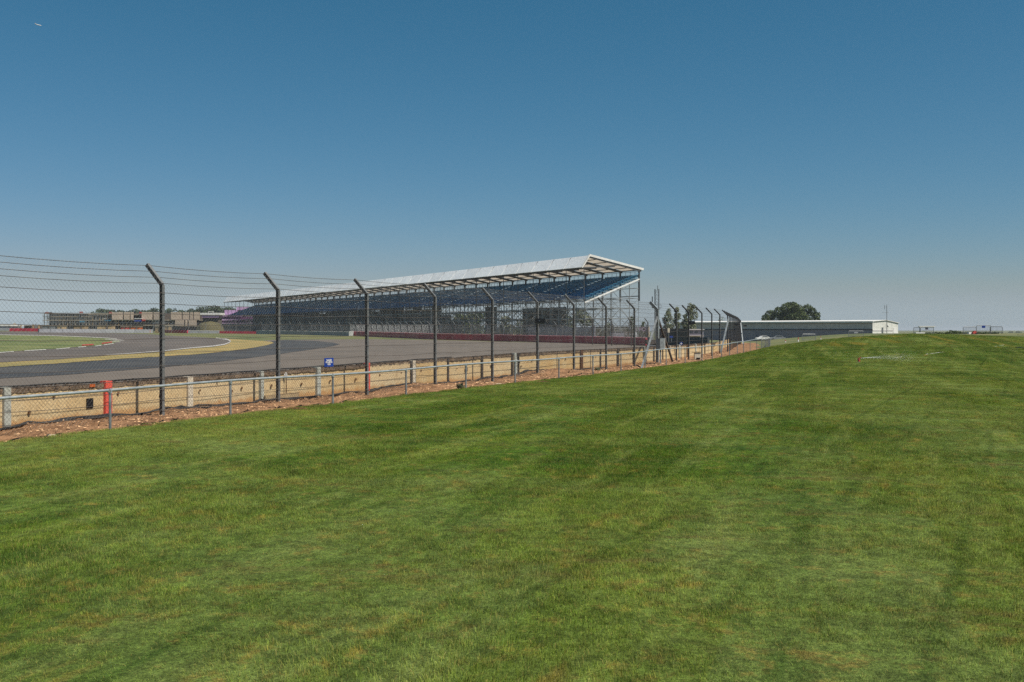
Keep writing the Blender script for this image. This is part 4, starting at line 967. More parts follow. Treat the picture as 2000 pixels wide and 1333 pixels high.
# ------------------------------------------------------------------ warehouse
wa = Vector((53.8, 322, 0)); wb_ = Vector((101.4, 280, 0)); wd = (wb_-wa).normalized(); wn_ = Vector((-wd.y, wd.x, 0)); WL = (wb_-wa).length; WW = 19.4
wh = thing('warehouse', 'long low grey warehouse with white eaves and a cream gable end', 'building', wa)
gb = -2.4; EZ, RZ_ = 3.85, 4.55; npan = 26
def wpnt(a, b, z): return wd*a + wn_*b + Vector((0, 0, z))
pw = WL/npan
mb = MB(); p4 = [wpnt(.02, 0, 0), wpnt(pw-.02, 0, 0), wpnt(pw-.02, .12, 0), wpnt(.02, .12, 0)]
mb.hexa([q+Vector((0, 0, 1.95)) for q in p4] + [q+Vector((0, 0, EZ)) for q in p4])
up_ = mb.mesh('wall_panel', M['cladding'])
mb = MB(); mb.hexa([q+Vector((0, 0, gb)) for q in p4] + [q+Vector((0, 0, 1.85)) for q in p4])
for t in (.25, .5, .75): mb.beam(wpnt(pw*t, -.02, gb), wpnt(pw*t, -.02, 1.85), .05)
lw_ = mb.mesh('wall_panel', M['cladding_low'])
for i in range(npan): link('wall_panel', up_, wh, loc=wd*(i*pw)); link('wall_panel', lw_, wh, loc=wd*(i*pw))
mb = MB(); mb.beam(wpnt(-.3, -.10, 1.90), wpnt(WL+.1, -.10, 1.90), .16, .20); mb.build('gutter_rail', M['wall_black'], wh)
mb = MB(); mb.beam(wpnt(-.4, -.35, EZ+.16), wpnt(WL+.3, -.35, EZ+.16), .30, .42); mb.build('eaves', M['gable'], wh)
mb = MB(); mb.beam(wpnt(-.4, -.2, EZ-.10), wpnt(WL+.2, -.2, EZ-.10), .12, .12); mb.build('gutter', M['wall_black'], wh)
mb = MB(); mb.hexa([wpnt(-.4, -.4, EZ+.30), wpnt(WL+.3, -.4, EZ+.30), wpnt(WL+.3, WW/2, RZ_), wpnt(-.4, WW/2, RZ_), wpnt(-.4, -.4, EZ+.42), wpnt(WL+.3, -.4, EZ+.42), wpnt(WL+.3, WW/2, RZ_+.12), wpnt(-.4, WW/2, RZ_+.12)]); mb.build('roof', M['white'], wh)
mb = MB(); mb.hexa([wpnt(-.4, WW/2+.01, RZ_), wpnt(WL+.3, WW/2+.01, RZ_), wpnt(WL+.3, WW+.3, EZ-.1), wpnt(-.4, WW+.3, EZ-.1), wpnt(-.4, WW/2+.01, RZ_+.12), wpnt(WL+.3, WW/2+.01, RZ_+.12), wpnt(WL+.3, WW+.3, EZ+.02), wpnt(-.4, WW+.3, EZ+.02)]); mb.build('roof', M['white'], wh)
ng_ = 14; gwid = WW/ng_
for i in range(ng_):
    b0, b1 = i*gwid+.02, (i+1)*gwid-.02; zf = lambda b: (EZ+.25 + (RZ_-EZ-.25)*b/(WW/2)) if b < WW/2 else (RZ_ - (RZ_-EZ+.15)*(b-WW/2)/(WW/2))
    mb = MB(); q = [wpnt(WL-.1, b0, 0), wpnt(WL, b0, 0), wpnt(WL, b1, 0), wpnt(WL-.1, b1, 0)]
    mb.hexa([v+Vector((0, 0, gb)) for v in q] + [v+Vector((0, 0, z)) for v, z in zip(q, (zf(b0), zf(b0), zf(b1), zf(b1)))]); mb.build('gable_panel', M['gable'], wh)
mb = MB(); mb.beam(wpnt(WL+.06, 0, 1.62), wpnt(WL+.06, WW*.78, 1.62), .10, .16); mb.beam(wpnt(WL+.06, 0, .75), wpnt(WL+.06, WW, .75), .10, .16); mb.build('guard_rail', M['cladding'], wh)
mb = MB(); mb.box(tuple(wpnt(WL+.05, WW*.86, 1.5)), (.1, 2.4, 1.9), math.atan2(wn_.y, wn_.x)-R(90)); mb.build('door', M['white'], wh)
mb = MB(); mb.quad(wpnt(0, .2, gb), wpnt(0, WW, gb), wpnt(0, WW, EZ), wpnt(0, .2, EZ)); mb.quad(wpnt(0, WW, gb), wpnt(WL, WW, gb), wpnt(WL, WW, EZ-.1), wpnt(0, WW, EZ-.1)); mb.build('rear_wall', M['cladding'], wh)

# masts
def mast(name, label, px, ytop, ybot, d, w, antennas=True, lattice=False, m='steel'):
    a = at(px, ybot, d); zt = at(px, ytop, d).z; x, y = a.x, a.y; g = float(H(x, y)); t = thing(name, label, 'mast', (x, y, g)); h = zt-g
    if lattice:
        mb = MB(); q = w/2; n = int(h/0.9)
        for sx_, sy_ in ((-q, -q), (q, -q), (q, q), (-q, q)): mb.beam((sx_, sy_, 0), (sx_, sy_, h), .10)
        for i in range(n):
            z0_, z1_ = i*h/n, (i+1)*h/n
            mb.beam((-q, -q, z0_), (q, -q, z1_), .06); mb.beam((q, q, z0_), (-q, q, z1_), .06); mb.beam((-q, q, z0_), (-q, -q, z1_), .06); mb.beam((q, -q, z0_), (q, q, z1_), .06); mb.beam((-q, -q, z0_), (q, -q, z0_), .06)
        mb.build('lattice', M['scaf_dark'], t)
        mb = MB(); zp = h*0.62; mb.box((0, 0, zp), (w*2.2, w*1.8, .12)); 
        for s2 in (-1, 1): mb.beam((s2*w*1.1, 0, zp), (s2*w*1.1, 0, zp+.9), .06)
        mb.beam((-w*1.1, 0, zp+.9), (w*1.1, 0, zp+.9), .06); mb.build('platform', M['scaf_dark'], t)
        mb = MB(); mb.tube([(-w*1.2, 0, zp), (-w*1.2, 0, zp+3.0)], .14, 6); mb.tube([(w*.2, 0, h-.4), (w*.2, 0, h+.9)], .08, 6); mb.build('antenna', M['scaf_dark'], t)
    else:
        mb = MB(); mb.tube([(0, 0, 0), (0, 0, h*.98)], w, 6); mb.build('pole', M[m], t)
        mb = MB(); mb.beam((-.45, 0, h*.93), (0, 0, h*.93), .04); mb.beam((-.42, 0, h*.85), (-.42, 0, h*1.0), .07); mb.beam((0, 0, h*.96), (0, 0, h*1.02), .05); mb.beam((-.85, 0, h*.74), (.4, 0, h*.74), .045)
        mb.beam((0, 0, h*.30), (.25, -.1, h*.24), .2); mb.build('aerials', M[m], t)
mast('radio_mast', 'slim radio mast with small aerials in front of the cream gable', 1732, 596, 654, 195, .055)
mast('lattice_mast', 'dark lattice mast with a platform behind the braced fence post', 1283, 565, 650, 260, 1.0, lattice=True)

# ------------------------------------------------------------------ half-built block, hospitality units, tents (far left)
D = 405; k_ = D/F
def bx_(px0, px1, py0, py1, d, depth, nm, m, parent, dz=0):
    a, b = at(px0, py1, d), at(px1, py0, d); mb = MB()
    mb.box(((a.x+b.x)/2, d+depth/2, (a.z+b.z)/2), (abs(b.x-a.x), depth, abs(b.z-a.z)))
    return mb.build(nm, M[m], parent, loc=(-parent.location.x, -parent.location.y, -parent.location.z) if parent else None)
hb = thing('hospitality_block', 'three storey half built block with scaffolded floors and cream panels', 'building', at(240, 650, D))
bx_(96, 215, 614, 650, D+4, 8, 'core', 'dark', hb); bx_(215, 400, 612, 650, D+4, 8, 'core', 'dark', hb)
for a, b, y_, th in ((86, 222, 612.5, 1.0), (84, 180, 618.6, 1.1), (84, 410, 625.2, 1.3), (80, 345, 635.2, 1.3), (345, 396, 637, 1), (172, 300, 614.8, .8)):
    bx_(a, b, y_, y_+th, D-1, 8, 'floor_slab', 'slab', hb)
r = random.Random(5)
x_ = 86
while x_ < 340:
    bx_(x_, x_+.9, 612.5 if x_ < 215 else 625, 646, D-.6, .3, 'column', r.choice(['tan', 'slab', 'scaffold']), hb); x_ += r.uniform(6, 9)
for x0_, x1_ in ((218.5, 239), (241.8, 252.8), (255, 260), (276.6, 297), (300, 313), (334, 354), (357, 368.5), (371.2, 376.5), (379, 389.5)):
    bx_(x0_, x1_, 610, 624.8, D-1.3, .4, 'cladding_panel', 'cream', hb)
for x0_, x1_ in ((342, 359), (361.8, 365.5), (368, 383.5)): bx_(x0_, x1_, 625.5, 637, D-2.2, .4, 'cladding_panel', 'cream', hb)
for i in range(46):
    x0_ = r.uniform(88, 330); yy_ = r.choice([613.5, 620, 627, 637]); w_ = r.uniform(1.2, 6)
    if x0_ > 210 and yy_ < 625: continue
    bx_(x0_, x0_+w_, yy_+r.uniform(0, 2), yy_+r.uniform(2.6, 5), D+.5, .6, 'infill_board', r.choice(['tan', 'cream', 'netting', 'dark', 'slab', 'seat_light', 'tan', 'rust']), hb)
for x0_, w_, y_, c_ in ((88, 6, 609.8, 'red'), (155, 6, 609, 'red'), (95, 6, 610.2, 'rust'), (272, 4, 609.6, 'red'), (213, 4.5, 609.5, 'red'), (155, 9, 627, 'seat_light'), (204, 12, 624.5, 'seat_light'), (202, 4, 622, 'white'), (262, 15, 622, 'white'), (262, 14, 625.5, 'blue'), (277, 6, 624.5, 'red')):
    bx_(x0_, x0_+w_, y_, y_+(3 if c_ != 'white' else 1.2), D-1.8, .5, 'site_sheeting', c_, hb)
mb = MB(); base_ = hb.location
for i in range(44):
    px = 84 + i*3.4 + (0 if i < 38 else 90)
    a = at(px, 611 + r.uniform(-1.5, 1), D-2.5); b = at(px, 647, D-2.5); mb.beam(a-base_, b-base_, .09)
    if i % 2: c = at(px+6, r.choice([612, 618, 625]), D-2.5); e = at(px, r.choice([626, 635]), D-2.5); mb.beam(c-base_, e-base_, .08)
for y_ in (610.5, 616, 622, 631): mb.beam(at(84, y_, D-2.5)-base_, at(230 if y_ < 625 else 330, y_, D-2.5)-base_, .09)
o = mb.build('scaffold', M['scaffold'], hb); o['kind'] = 'stuff'
# site huts and stacked timber in front
huts = [(112, 122, 637.5, 644, 'tan', 'tan site hut left of the block entrance'), (144, 165, 637, 644, 'tan', 'row of tan timber crates before the block'), (190, 218, 636.5, 644, 'tan', 'long cream site hut near the block centre'), (236, 246, 639, 645, 'red', 'red and white machine beside the far barrier'), (255, 272, 639, 644.5, 'orange', 'orange stacked crates beside the far barrier'), (303, 314, 638, 649, 'tan', 'small cream hut just left of the first tall post'), (321, 330, 637.5, 644, 'tan', 'small cream hut just right of the first tall post'), (83, 100, 637, 643, 'steel', 'grey container at the left foot of the block')]
for a, b, y0_, y1_, c_, lb in huts:
    d = 330 if y1_ < 646 else 300; t = thing('site_hut', lb, 'site hut', at((a+b)/2, y1_, d)); o_ = t.location
    w_ = (b-a)/F*d; h_ = (y1_-y0_)/F*d
    mb = MB(); mb.box((0, 1.5, h_/2-.6), (w_, 3, h_+1.2)); mb.build('body', M[c_], t)
    mb = MB(); mb.box((0, 1.5, h_+.05), (w_+.3, 3.3, .12)); mb.build('roof', M['slab'], t)
    mb = MB(); mb.box((w_*.18, -.03, h_*.45), (w_*.16, .06, h_*.6)); mb.build('door', M['dark'], t)
# lilac hospitality units and mound
lu = thing('lilac_pavilion', 'low pavilion with white roof and purple band left of the stand', 'pavilion', at(405, 640, 380))
bx_(391, 430, 611.5, 615.5, 380, 6, 'roof', 'white', lu); bx_(394, 427, 615.5, 620.5, 380.3, 5.4, 'purple_band', 'lilac', lu); bx_(396, 426, 620.5, 648, 381, 5, 'wall', 'dark', lu); bx_(406, 417, 608.5, 609.5, 380, .3, 'roof_frame', 'white', lu); bx_(407, 407.7, 609.5, 611.5, 380, .3, 'roof_frame', 'white', lu); bx_(415.5, 416.2, 609.5, 611.5, 380, .3, 'roof_frame', 'white', lu)
lt = thing('lilac_stand', 'stepped lilac structure just behind the far end of the grandstand', 'stand', at(450, 640, 470))
bx_(427, 470, 614.5, 618.5, 468, 8, 'upper_band', 'lilac', lt); bx_(438, 462, 606, 614.5, 470, 8, 'upper_box', 'lilac', lt); bx_(462, 500, 600, 606, 471, 8, 'top_box', 'lilac', lt); bx_(429, 490, 618.5, 624, 469, 8, 'middle', 'purple', lt); bx_(428, 500, 624, 626.5, 468, 8, 'lower_band', 'lilac', lt); bx_(430, 500, 626.5, 631, 469, 8, 'base', 'purple', lt); bx_(428, 505, 631, 632.5, 468, 8, 'lower_band', 'lilac', lt); bx_(430, 500, 632.5, 650, 469, 8, 'base', 'dark', lt)
mdn = thing('earth_mound', 'olive earth mound left of the lilac stand', 'mound', at(410, 641, 375)); mb = MB(); mw, mh = 46/F*375, 12/F*375
ring = 14
for j in range(4):
    for i in range(ring):
        def q(i_, j_):
            a_ = 2*math.pi*i_/ring; rr_ = (1-j_/4)**.5; return (math.cos(a_)*mw*.55*rr_*(1+.16*math.sin(i_*2.1)), math.sin(a_)*mw*.5*rr_, -1.5 + (mh+1.5)*(j_/4)**.45 + .25*math.sin(i_*1.9))
        mb.quad(q(i, j), q((i+1) % ring, j), q((i+1) % ring, j+1), q(i, j+1))
mb.build('heap', M['mound'], mdn, smooth=True)
tn = thing('marquee', 'white topped marquee with dark windows at the left edge of the photo', 'marquee', at(5, 645, 330)); bx_(-60, 21, 634.2, 637.5, 330, 9, 'roof', 'white', tn); bx_(-60, 19, 637.5, 640.8, 330.3, 8, 'window_band', 'cladding_low', tn); bx_(-60, 20, 640.8, 652, 330.1, 8.5, 'wall', 'barrier_grey', tn)
bx_(-60, 19, 633.6, 634.4, 331, 6, 'ridge', 'white', tn)
tn = thing('marquee', 'small white tent roof between the marquee and the block', 'marquee', at(53, 645, 360)); bx_(46, 60, 634.8, 636.4, 360, 5, 'roof', 'white', tn); bx_(47, 80, 636.4, 650, 361, 4, 'wall', 'olive', tn)
for i, (px, t_) in enumerate(((24, 636), (28, 632), (31, 633), (36, 633.5), (41, 634), (65, 634), (70, 633), (76, 634.5))):
    mb = MB(); a = at(px, t_, 335); b = at(px, 650, 335); mb.box((0, 0, (a.z-b.z)/2), (.5 if i % 2 else .25, .4, a.z-b.z)); tag(mb.build('site_post', M['tan' if i % 3 else 'scaffold'], loc=b), 'thin pole standing among the tents at the far left', 'pole', 'poles among the far left tents')

# ------------------------------------------------------------------ compound right of the stand
def panel_run(name, label, cat, px0, px1, ytop, ybot, d0, d1, m, n, th=.12, part='panel', capm=None):
    a, b = at(px0, ybot, d0), at(px1, ybot, d1); za = at(px0, ytop, d0).z; zb = at(px1, ytop, d1).z; t = thing(name, label, cat, a)
    for i in range(n):
        p = a.lerp(b, i/n); q = a.lerp(b, (i+1)/n); e = (q-p).normalized(); nn_ = Vector((e.y, -e.x, 0))*th; p = p+e*.03; q = q-e*.03
        z1_ = za+(zb-za)*i/n; z2_ = za+(zb-za)*(i+1)/n; mb = MB()
        mb.hexa([p-a-nn_-Vector((0,0,1.2)), q-a-nn_-Vector((0,0,1.2)), q-a+nn_-Vector((0,0,1.2)), p-a+nn_-Vector((0,0,1.2)), (p-a-nn_).to_2d().to_3d()+Vector((0,0,z1_-a.z)), (q-a-nn_).to_2d().to_3d()+Vector((0,0,z2_-a.z)), (q-a+nn_).to_2d().to_3d()+Vector((0,0,z2_-a.z)), (p-a+nn_).to_2d().to_3d()+Vector((0,0,z1_-a.z))])
        mb.build(part, m, t)
    return t
panel_run('hoarding', 'dark grey panel fence behind the long crimson barrier', 'hoarding', 1032, 1162, 640, 662, 196, 180, M['cladding_low'], 16)
panel_run('hoarding', 'cream block wall at the foot of the scaffolding end', 'wall', 1162, 1268, 638.5, 664, 215, 200, M['cream'], 12)
panel_run('hoarding', 'brownish grey hoarding between the cream wall and the grey office', 'hoarding', 1286, 1345, 642.5, 668, 150, 140, M['olive'], 14)
panel_run('hoarding', 'dark mesh panels low behind the fence near the black panel', 'hoarding', 1343, 1384, 659.5, 674, 118, 112, M['netting'], 6)
o = add_text('1 FOR', 1.05, at(1254, 644, 199.3), math.atan2(-15, 24)+R(20), M['lilac'], None, 'wall_sign'); tag(o, 'faded lilac and red lettering on the cream block wall', 'sign')
ct = thing('container', 'dark green container in front of the cream wall', 'container', at(1206, 662, 180)); bx_(1193, 1219, 647.5, 664, 180, 2.5, 'body', 'cladding_low', ct); bx_(1192.5, 1219.5, 647, 647.8, 179.9, 2.7, 'roof', 'cladding', ct)
ct = thing('container', 'grey container with two vents right of the dark green one', 'container', at(1227, 662, 182)); bx_(1219.5, 1236, 648, 664, 182, 2.5, 'body', 'olive', ct); bx_(1222, 1225.5, 653, 655.5, 181.95, .1, 'vent', 'barrier_grey', ct); bx_(1229, 1232.5, 653, 655.5, 181.95, .1, 'vent', 'barrier_grey', ct)
ct = thing('tank', 'rounded white tank between the container and the cranked post', 'tank', at(1240, 660, 184)); mb = MB(); mb.tube([(0, 0, -.8), (0, 0, .5), (0, 0, .9), (0, 0, 1.1)], [.48, .48, .35, .1], 12); mb.build('vessel', M['barrier_grey'], ct, smooth=True)
sk = thing('loading_skip', 'dark machine with a pale stripe just past the barrier end', 'machine', at(1277, 678, 118)); 
bx_(1263, 1292, 664, 672.5, 118, 1.6, 'body', 'dark', sk); bx_(1266, 1290, 675, 676.3, 117.9, 1.6, 'pale_stripe', 'barrier_grey', sk); bx_(1265, 1290, 676.3, 680, 118.1, 1.4, 'chassis', 'wall_black', sk); bx_(1266, 1290, 672.5, 675, 118.2, 1.3, 'wheels', 'netting', sk); bx_(1269, 1276, 659, 664, 118.1, 1.3, 'cab', 'barrier_grey', sk)
of = thing('site_office', 'grey site office with windows in front of the warehouse', 'building', at(1350, 668, 175)); bx_(1322, 1374, 644.5, 672, 175, 6, 'wall', 'cladding_low', of); bx_(1320, 1376, 643, 644.6, 174.7, 6.6, 'roof', 'cladding', of)
for x0_ in (1327, 1337, 1347, 1357): bx_(x0_, x0_+6, 647, 651, 174.95, .1, 'window', 'glass', of)
bx_(1325, 1375, 656, 657.2, 172, 3, 'canopy', 'slab', of)
sg2 = thing('board_sign', 'small cream board standing above the brownish hoarding', 'sign', at(1306, 650, 139)); bx_(1304, 1308.2, 641.5, 650, 139, .08, 'board', 'bpost_cream', sg2); bx_(1305.8, 1306.6, 650, 668, 139.02, .05, 'stake', 'steel', sg2)
sg2 = thing('board_sign', 'small dark blue board on the brownish hoarding', 'sign', at(1311, 660, 138)); bx_(1308, 1314.5, 656.5, 660.2, 138, .08, 'board', 'blue', sg2); bx_(1311, 1311.8, 660, 668, 138.02, .05, 'stake', 'steel', sg2)
p = at(1398, 672, 112)
for i in range(14):
    q = p + Vector((random.uniform(-.7, .7), random.uniform(-.5, .5), random.uniform(-.3, .1))); rock('rubble_stone', q, random.uniform(.12, .24), M['bpost_grey'], 'pale block in the heap of rubble behind the far posts', 'stone', (1, .8, .7), 40+i, 'heap of pale rubble')
# cranked posts of the compound fence, right of the stand
mb = MB(); mb.beam((0, 0, -.5), (0, 0, 3.0), .13); mb.beam((0, 0, 3.0), (-.5, 0, 3.6), .11); mb.beam((-1.3, 0, 0.2), (0, 0, 2.1), .09); cpm = mb.mesh('post', M['bpost_dark'])
cf = thing('compound_fence', 'dark cranked posts joined by wires beyond the end of the crimson barrier', 'fence')
prev = None
for px, py, d in ((1157, 667, 150), (1195, 669, 146), (1233, 671, 142), (1265.5, 672, 140), (1300, 673, 134)):
    q = at(px, py, d); link('post', cpm, cf, loc=(q.x, q.y, q.z-.0))
    if prev is not None:
        mb = MB()
        for z in (0.4, .9, 1.4, 1.9, 2.4, 2.9, 3.3): mb.beam(prev+Vector((0,0,z)), q+Vector((0,0,z)), .018)
        mb.build('wires', M['steel'], cf)
    prev = q

# parked cars by the warehouse
def car(label, px, d, bodym, rz):
    x = (px-1000)/F*d; z = min(float(H(x, d)), -1.3); t = thing('parked_car', label, 'car', (x, d, z), 'cars parked by the warehouse', rz=rz)
    mb = MB(); prof = [(-2.1, .35), (-2.15, .75), (-1.6, .92), (-.95, 1.0), (-.45, 1.42), (.9, 1.45), (1.6, 1.02), (2.1, .92), (2.15, .4)]
    for s2, sd in ((-1, .86), (1, .86)): mb.poly([(a, s2*sd, b) for a, b in (prof if s2 > 0 else prof[::-1])])
    for (a, b), (c, e) in zip(prof, prof[1:]+prof[:1]): mb.quad((a, -.86, b), (c, -.86, e), (c, .86, e), (a, .86, b))
    mb.build('body', M[bodym], t)
    mb = MB()
    for s2 in (-.87, .87): mb.poly([(-.8, s2, 1.02), (1.35, s2, 1.04), (.85, s2, 1.38), (-.42, s2, 1.36)])
    mb.build('side_glass', M['glass'], t)
    for a in (-1.35, 1.35):
        for s2 in (-.82, .82):
            mb = MB(); mb.tube([(a, s2-.1, .33), (a, s2+.1, .33)], .33, 14); w = mb.build('wheel', M['black'], t)
    for s2 in (-.6, .6): mb = MB(); mb.box((-2.14, s2, .7), (.04, .35, .14)); mb.build('headlight', M['white'], t)
    return t
car('white car beside the end of the low rail, left of the two', 1490, 285, 'white', R(12))
car('white car in front of the dark cladding, right of the two', 1519, 285, 'barrier_grey', R(-8))
# crowd barriers
def crowd_barrier(label, px, ytop, d, wpx, rz=0, group='steel crowd barriers on the bank', dark=False):
    a = at(px, ytop, d); w = wpx/F*d; x, y = a.x, a.y; h = 1.05; t = thing('crowd_barrier', label, 'crowd barrier', (x, y, a.z-h), group, rz=rz)
    m = M['steel'] if not dark else M['post']
    mb = MB(); mb.tube([(-w/2, 0, 0), (-w/2, 0, h-.1), (-w/2+.1, 0, h), (w/2-.1, 0, h), (w/2, 0, h-.1), (w/2, 0, 0)], .045, 6); mb.beam((-w/2, 0, .18), (w/2, 0, .18), .05); mb.build('frame', m, t)
    n = max(6, int(w/.16))
    mb = MB(); mb.beam((0, 0, .18), (0, 0, h-.02), .026); bar = mb.mesh('bar', m)
    for i in range(1, n): link('bar', bar, t, loc=(-w/2+w*i/n, 0, 0))
    mb = MB()
    for s2 in (-1, 1): mb.beam((s2*w*.4, -.3, .02), (s2*w*.4, .3, .02), .05, .03); mb.beam((s2*w*.4, 0, 0), (s2*w*.4, 0, .2), .04)
    mb.build('feet', m, t); return t
crowd_barrier('crowd barrier with a bent corner, left of the pair under the white sheet', 1791, 640, 152, 13, R(-25)); crowd_barrier('crowd barrier under the white sheet on the skyline', 1810, 639.5, 150, 27)
crowd_barrier('leftmost of the three crowd barriers with the blue board', 1894, 639, 145, 27, R(6), dark=True); crowd_barrier('middle crowd barrier carrying the blue board, the tallest', 1921, 636.2, 146, 28, dark=True); crowd_barrier('rightmost crowd barrier on the skyline, leaning right', 1946, 638.5, 148, 22, R(-22), dark=True)
crowd_barrier('crowd barrier standing before the dark cladding, left of two', 1580, 653, 165, 27, R(5)); crowd_barrier('crowd barrier with a white plate, right of two before the cladding', 1672, 647, 165, 29, R(-4))
p = at(1810, 638, 149.9); mb = MB(); mb.box((0, 0, 0), (2.4, .5, .12)); mb.box((0, .1, -.12), (2.2, .3, .1)); tag(mb.build('white_sheet', M['white'], loc=p), 'white sheet laid over the top of the skyline barrier', 'sheet')
p = at(1796, 650.6, 149); mb = MB(); mb.box((0, 0, 0), (1.4, .6, .16), R(5)); tag(mb.build('white_board', M['white'], loc=p), 'flat white board on the ground under the sheeted barrier', 'board')
p = at(1810, 642.5, 149.8); mb = MB(); mb.box((0, 0, 0), (.42, .03, .34)); tag(mb.build('board', M['cladding_low'], loc=p), 'small dark board hung on the sheeted barrier', 'board')
p = at(1921, 638.6, 145.6); mb = MB(); mb.box((0, 0, 0), (.52, .03, .36)); mb.box((0, -.02, .0), (.52, .012, .10)); tag(mb.build('blue_board', M['blue'], loc=p), 'small blue board tied to the tallest skyline barrier', 'board')
p = at(1672, 650, 164.6); mb = MB(); mb.box((0, 0, 0), (.62, .03, .22)); tag(mb.build('plate', M['barrier_grey'], loc=p), 'pale plate hung on the barrier before the warehouse', 'plate')
rm = thing('red_mower', 'small red machine on the ground between the skyline barriers', 'mower', at(1902, 653.4, 143)); mb = MB(); mb.box((0, 0, .22), (.7, .5, .26), .2); mb.box((.1, 0, .40), (.3, .35, .2)); mb.build('body', M['red'], rm)
mb = MB()
for s2 in (-.3, .3): mb.tube([(s2, -.3, .13), (s2, .3, .13)], .13, 10)
mb.build('wheels', M['black'], rm); mb = MB(); mb.box((-.62, 0, .18), (.5, .4, .3), .3); mb.build('grass_box', M['white'], rm)
p = at(1996, 654.3, 140); mb = MB(); mb.box((0, 0, 0), (1.1, .5, .18)); tag(mb.build('timber_stack', M['tan'], loc=p), 'pale timber on the dirt road at the right edge', 'timber')
def cone(px, ytop, ybot, d, label, w=.22):
    b = at(px, ybot, d); h = (ybot-ytop)/F*d; t = thing('marker_post', label, 'marker post', b, 'red and white marker posts')
    mb = MB(); mb.tube([(0, 0, 0), (0, 0, h*.5)], [w, w*.8], 8); mb.build('base', M['white'], t); mb = MB(); mb.tube([(0, 0, h*.5), (0, 0, h)], [w*.75, w*.4], 8); mb.build('top', M['red'], t)
cone(1559, 659, 668.5, 150, 'red and white marker post left of the barrier before the warehouse', .11); cone(1534, 664.5, 669, 140, 'stubby marker post beside the right parked car', .10); cone(1603, 656.5, 664, 155, 'thin marker post just right of the barrier before the warehouse', .07)
p = at(1723.5, 640, 190); g_z = float(H(p.x, p.y)); mb = MB(); mb.box((0, 0, (p.z-g_z)/2), (.26, .26, p.z-g_z)); tag(mb.build('gate_post', M['steel'], loc=(p.x, p.y, g_z)), 'short square grey post left of the radio mast', 'post')

# sprinkler, its spray, pipes on the lawn
def lawn_hit(px, py):
    d = 6.0
    while d < 82:
        q = at(px, py, d)
        if q.z <= float(H_lawn(q.x, d))+.03: return q
        d += .1
    return at(px, py, 81)
sp = lawn_hit(1677, 709); spr = thing('sprinkler', 'red and white lawn sprinkler on the grass', 'sprinkler', sp)
mb = MB(); mb.tube([(0, 0, 0), (0, 0, .14)], .018, 8); mb.beam((-.09, 0, .0), (.09, 0, .0), .03); mb.beam((0, -.09, .0), (0, .09, .0), .03); mb.build('stand', M['white'], spr)
mb = MB(); mb.tube([(0, 0, .12), (.0, 0, .22)], .045, 8); mb.beam((-.02, 0, .20), (.12, 0, .26), .03); mb.build('head', M['red'], spr)
mb = MB(); mb.box((.02, 0, .09), (.10, .07, .06), .5); mb.build('collar', M['red'], spr)
mw_, nt = nmat('water_droplet'); b_ = N(nt, 'ShaderNodeBsdfPrincipled'); b_.inputs['Base Color'].default_value = (.85, .88, .9, 1); b_.inputs['Roughness'].default_value = .15; o_ = N(nt, 'ShaderNodeOutputMaterial'); nt.links.new(b_.outputs[0], o_.inputs[0])
mb = MB(); r = random.Random(9)
for i in range(3600):
    t = r.random()**1.3; L = 2.6; x = .1 + t*L; z = .22 + .10*t*2 - .22*t*t + r.gauss(0, .04+.20*t)*t; y = r.gauss(0, .05+.5*t)*t
    if i % 3 == 0: a = r.uniform(-1.2, 1.2); x = r.uniform(-1.4, 2.8); y = r.gauss(0, 1.0); z = .15 + abs(r.gauss(0, .22))
    if z < .03: continue
    s = r.uniform(.0016, .0036)*(1.2 if i % 3 else .7); c = Vector((x, y, z)); n = len(mb.v)
    mb.v += [tuple(c+Vector(q)*s) for q in ((1, 0, -.5), (-.6, .8, -.5), (-.6, -.8, -.5), (0, 0, 1.2))]
    for f in ((0, 2, 1), (0, 1, 3), (1, 2, 3), (2, 0, 3)): mb.f.append(tuple(n+q for q in f)); mb.m.append(0)
tag(mb.build('water_spray', mw_, loc=sp), 'fine water spray drifting right of the sprinkler', 'water spray', kind='stuff')
hose = [(1745, 701), (1762, 698), (1808, 693), (1842, 688.6), (1900, 683), (1962, 676)]
def tubeseg(a, b, r_, m, label, grp=None):
    p, q = lawn_hit(*a), lawn_hit(*b); c = p.copy(); mb = MB(); n = 8
    L = [(lambda t: Vector((p.x+(q.x-p.x)*t, p.y+(q.y-p.y)*t, 0)))(i/n) for i in range(n+1)]
    mb.tube([Vector((v.x, v.y, float(H_lawn(v.x, v.y))+.048)) - c for v in L], r_, 6); tag(mb.build('irrigation_pipe', m, loc=c), label, 'pipe', grp)
tubeseg(hose[0], hose[1], .007, M['white'], 'short white pipe on the lawn right of the sprinkler'); tubeseg(hose[2], hose[3], .008, M['white'], 'white pipe on the lawn farther right of the sprinkler'); tubeseg((1942, 677.8), (1962, 674.5), .006, M['white'], 'thin white pipe on the lawn near the right edge')
tubeseg((1984, 679.5), (2030, 686), .04, M['black'], 'black pipe lying at the right edge of the lawn')

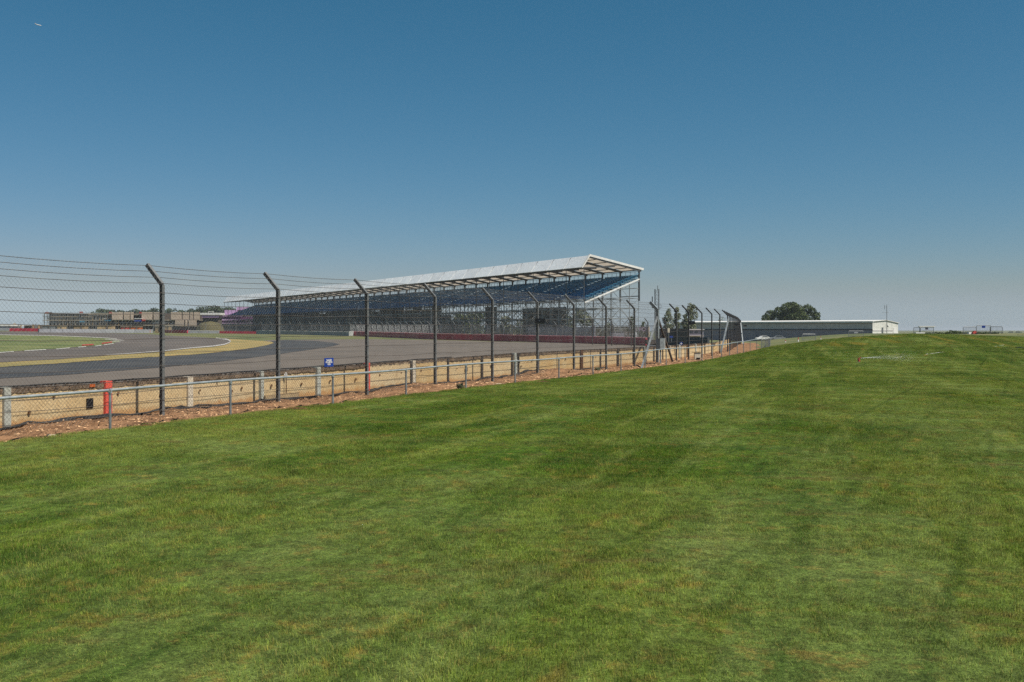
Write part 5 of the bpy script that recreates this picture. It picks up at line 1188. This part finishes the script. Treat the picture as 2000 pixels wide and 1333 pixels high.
# airliner high on the left
ac = thing('airliner', 'tiny white airliner high in the blue sky at upper left', 'airplane', at(74.5, 49, 5200)); ac.rotation_euler = (R(12), R(14), R(8))
mb = MB(); mb.tube([(-17, 0, 0), (-14, 0, .2), (-8, 0, 0), (10, 0, 0), (15, 0, 0), (17.5, 0, -.2)], [.3, 1.4, 2.0, 2.0, 1.4, .2], 10); mb.build('fuselage', M['white'], ac, smooth=True)
for s2 in (-1, 1):
    mb = MB(); mb.hexa([(4, s2*1.5, -.6), (-2, s2*1.5, -.6), (-5.5, s2*16, .8), (-3.8, s2*16, .8), (4, s2*1.5, -.1), (-2, s2*1.5, -.1), (-5.5, s2*16, 1.0), (-3.8, s2*16, 1.0)]); mb.build('wing', M['white'], ac)
    mb = MB(); mb.tube([(3.0, s2*5.5, -1.5), (-.5, s2*5.5, -1.4)], [1.0, .7], 8); mb.build('engine', M['steel'], ac)
    mb = MB(); mb.hexa([(-12, s2*.5, .6), (-15, s2*.5, .6), (-16.5, s2*6, .9), (-15.2, s2*6, .9), (-12, s2*.5, .8), (-15, s2*.5, .8), (-16.5, s2*6, 1.1), (-15.2, s2*6, 1.1)]); mb.build('tailplane', M['white'], ac)
mb = MB(); mb.hexa([(-11, -.2, 1), (-15.5, -.2, 1), (-15.5, .2, 1), (-11, .2, 1), (-15, -.15, 6.2), (-17, -.15, 6.2), (-17, .15, 6.2), (-15, .15, 6.2)]); mb.build('tail_fin', M['cladding'], ac)

# ------------------------------------------------------------------ air
mb = MB(); mb.hexa([(-7000, -120, -12), (7000, -120, -12), (7000, 12500, -12), (-7000, 12500, -12), (-7000, -120, 20), (7000, -120, 20), (7000, 12500, 20), (-7000, 12500, 20)])
hm, nt = nmat('haze'); vol = N(nt, 'ShaderNodeVolumePrincipled'); vol.inputs['Color'].default_value = (0.86, 0.93, 1.0, 1); vol.inputs['Density'].default_value = 0.00015
vol.inputs['Anisotropy'].default_value = 0.2
o_ = N(nt, 'ShaderNodeOutputMaterial'); nt.links.new(vol.outputs[0], o_.inputs['Volume'])
tag(mb.build('haze', hm), kind='stuff')
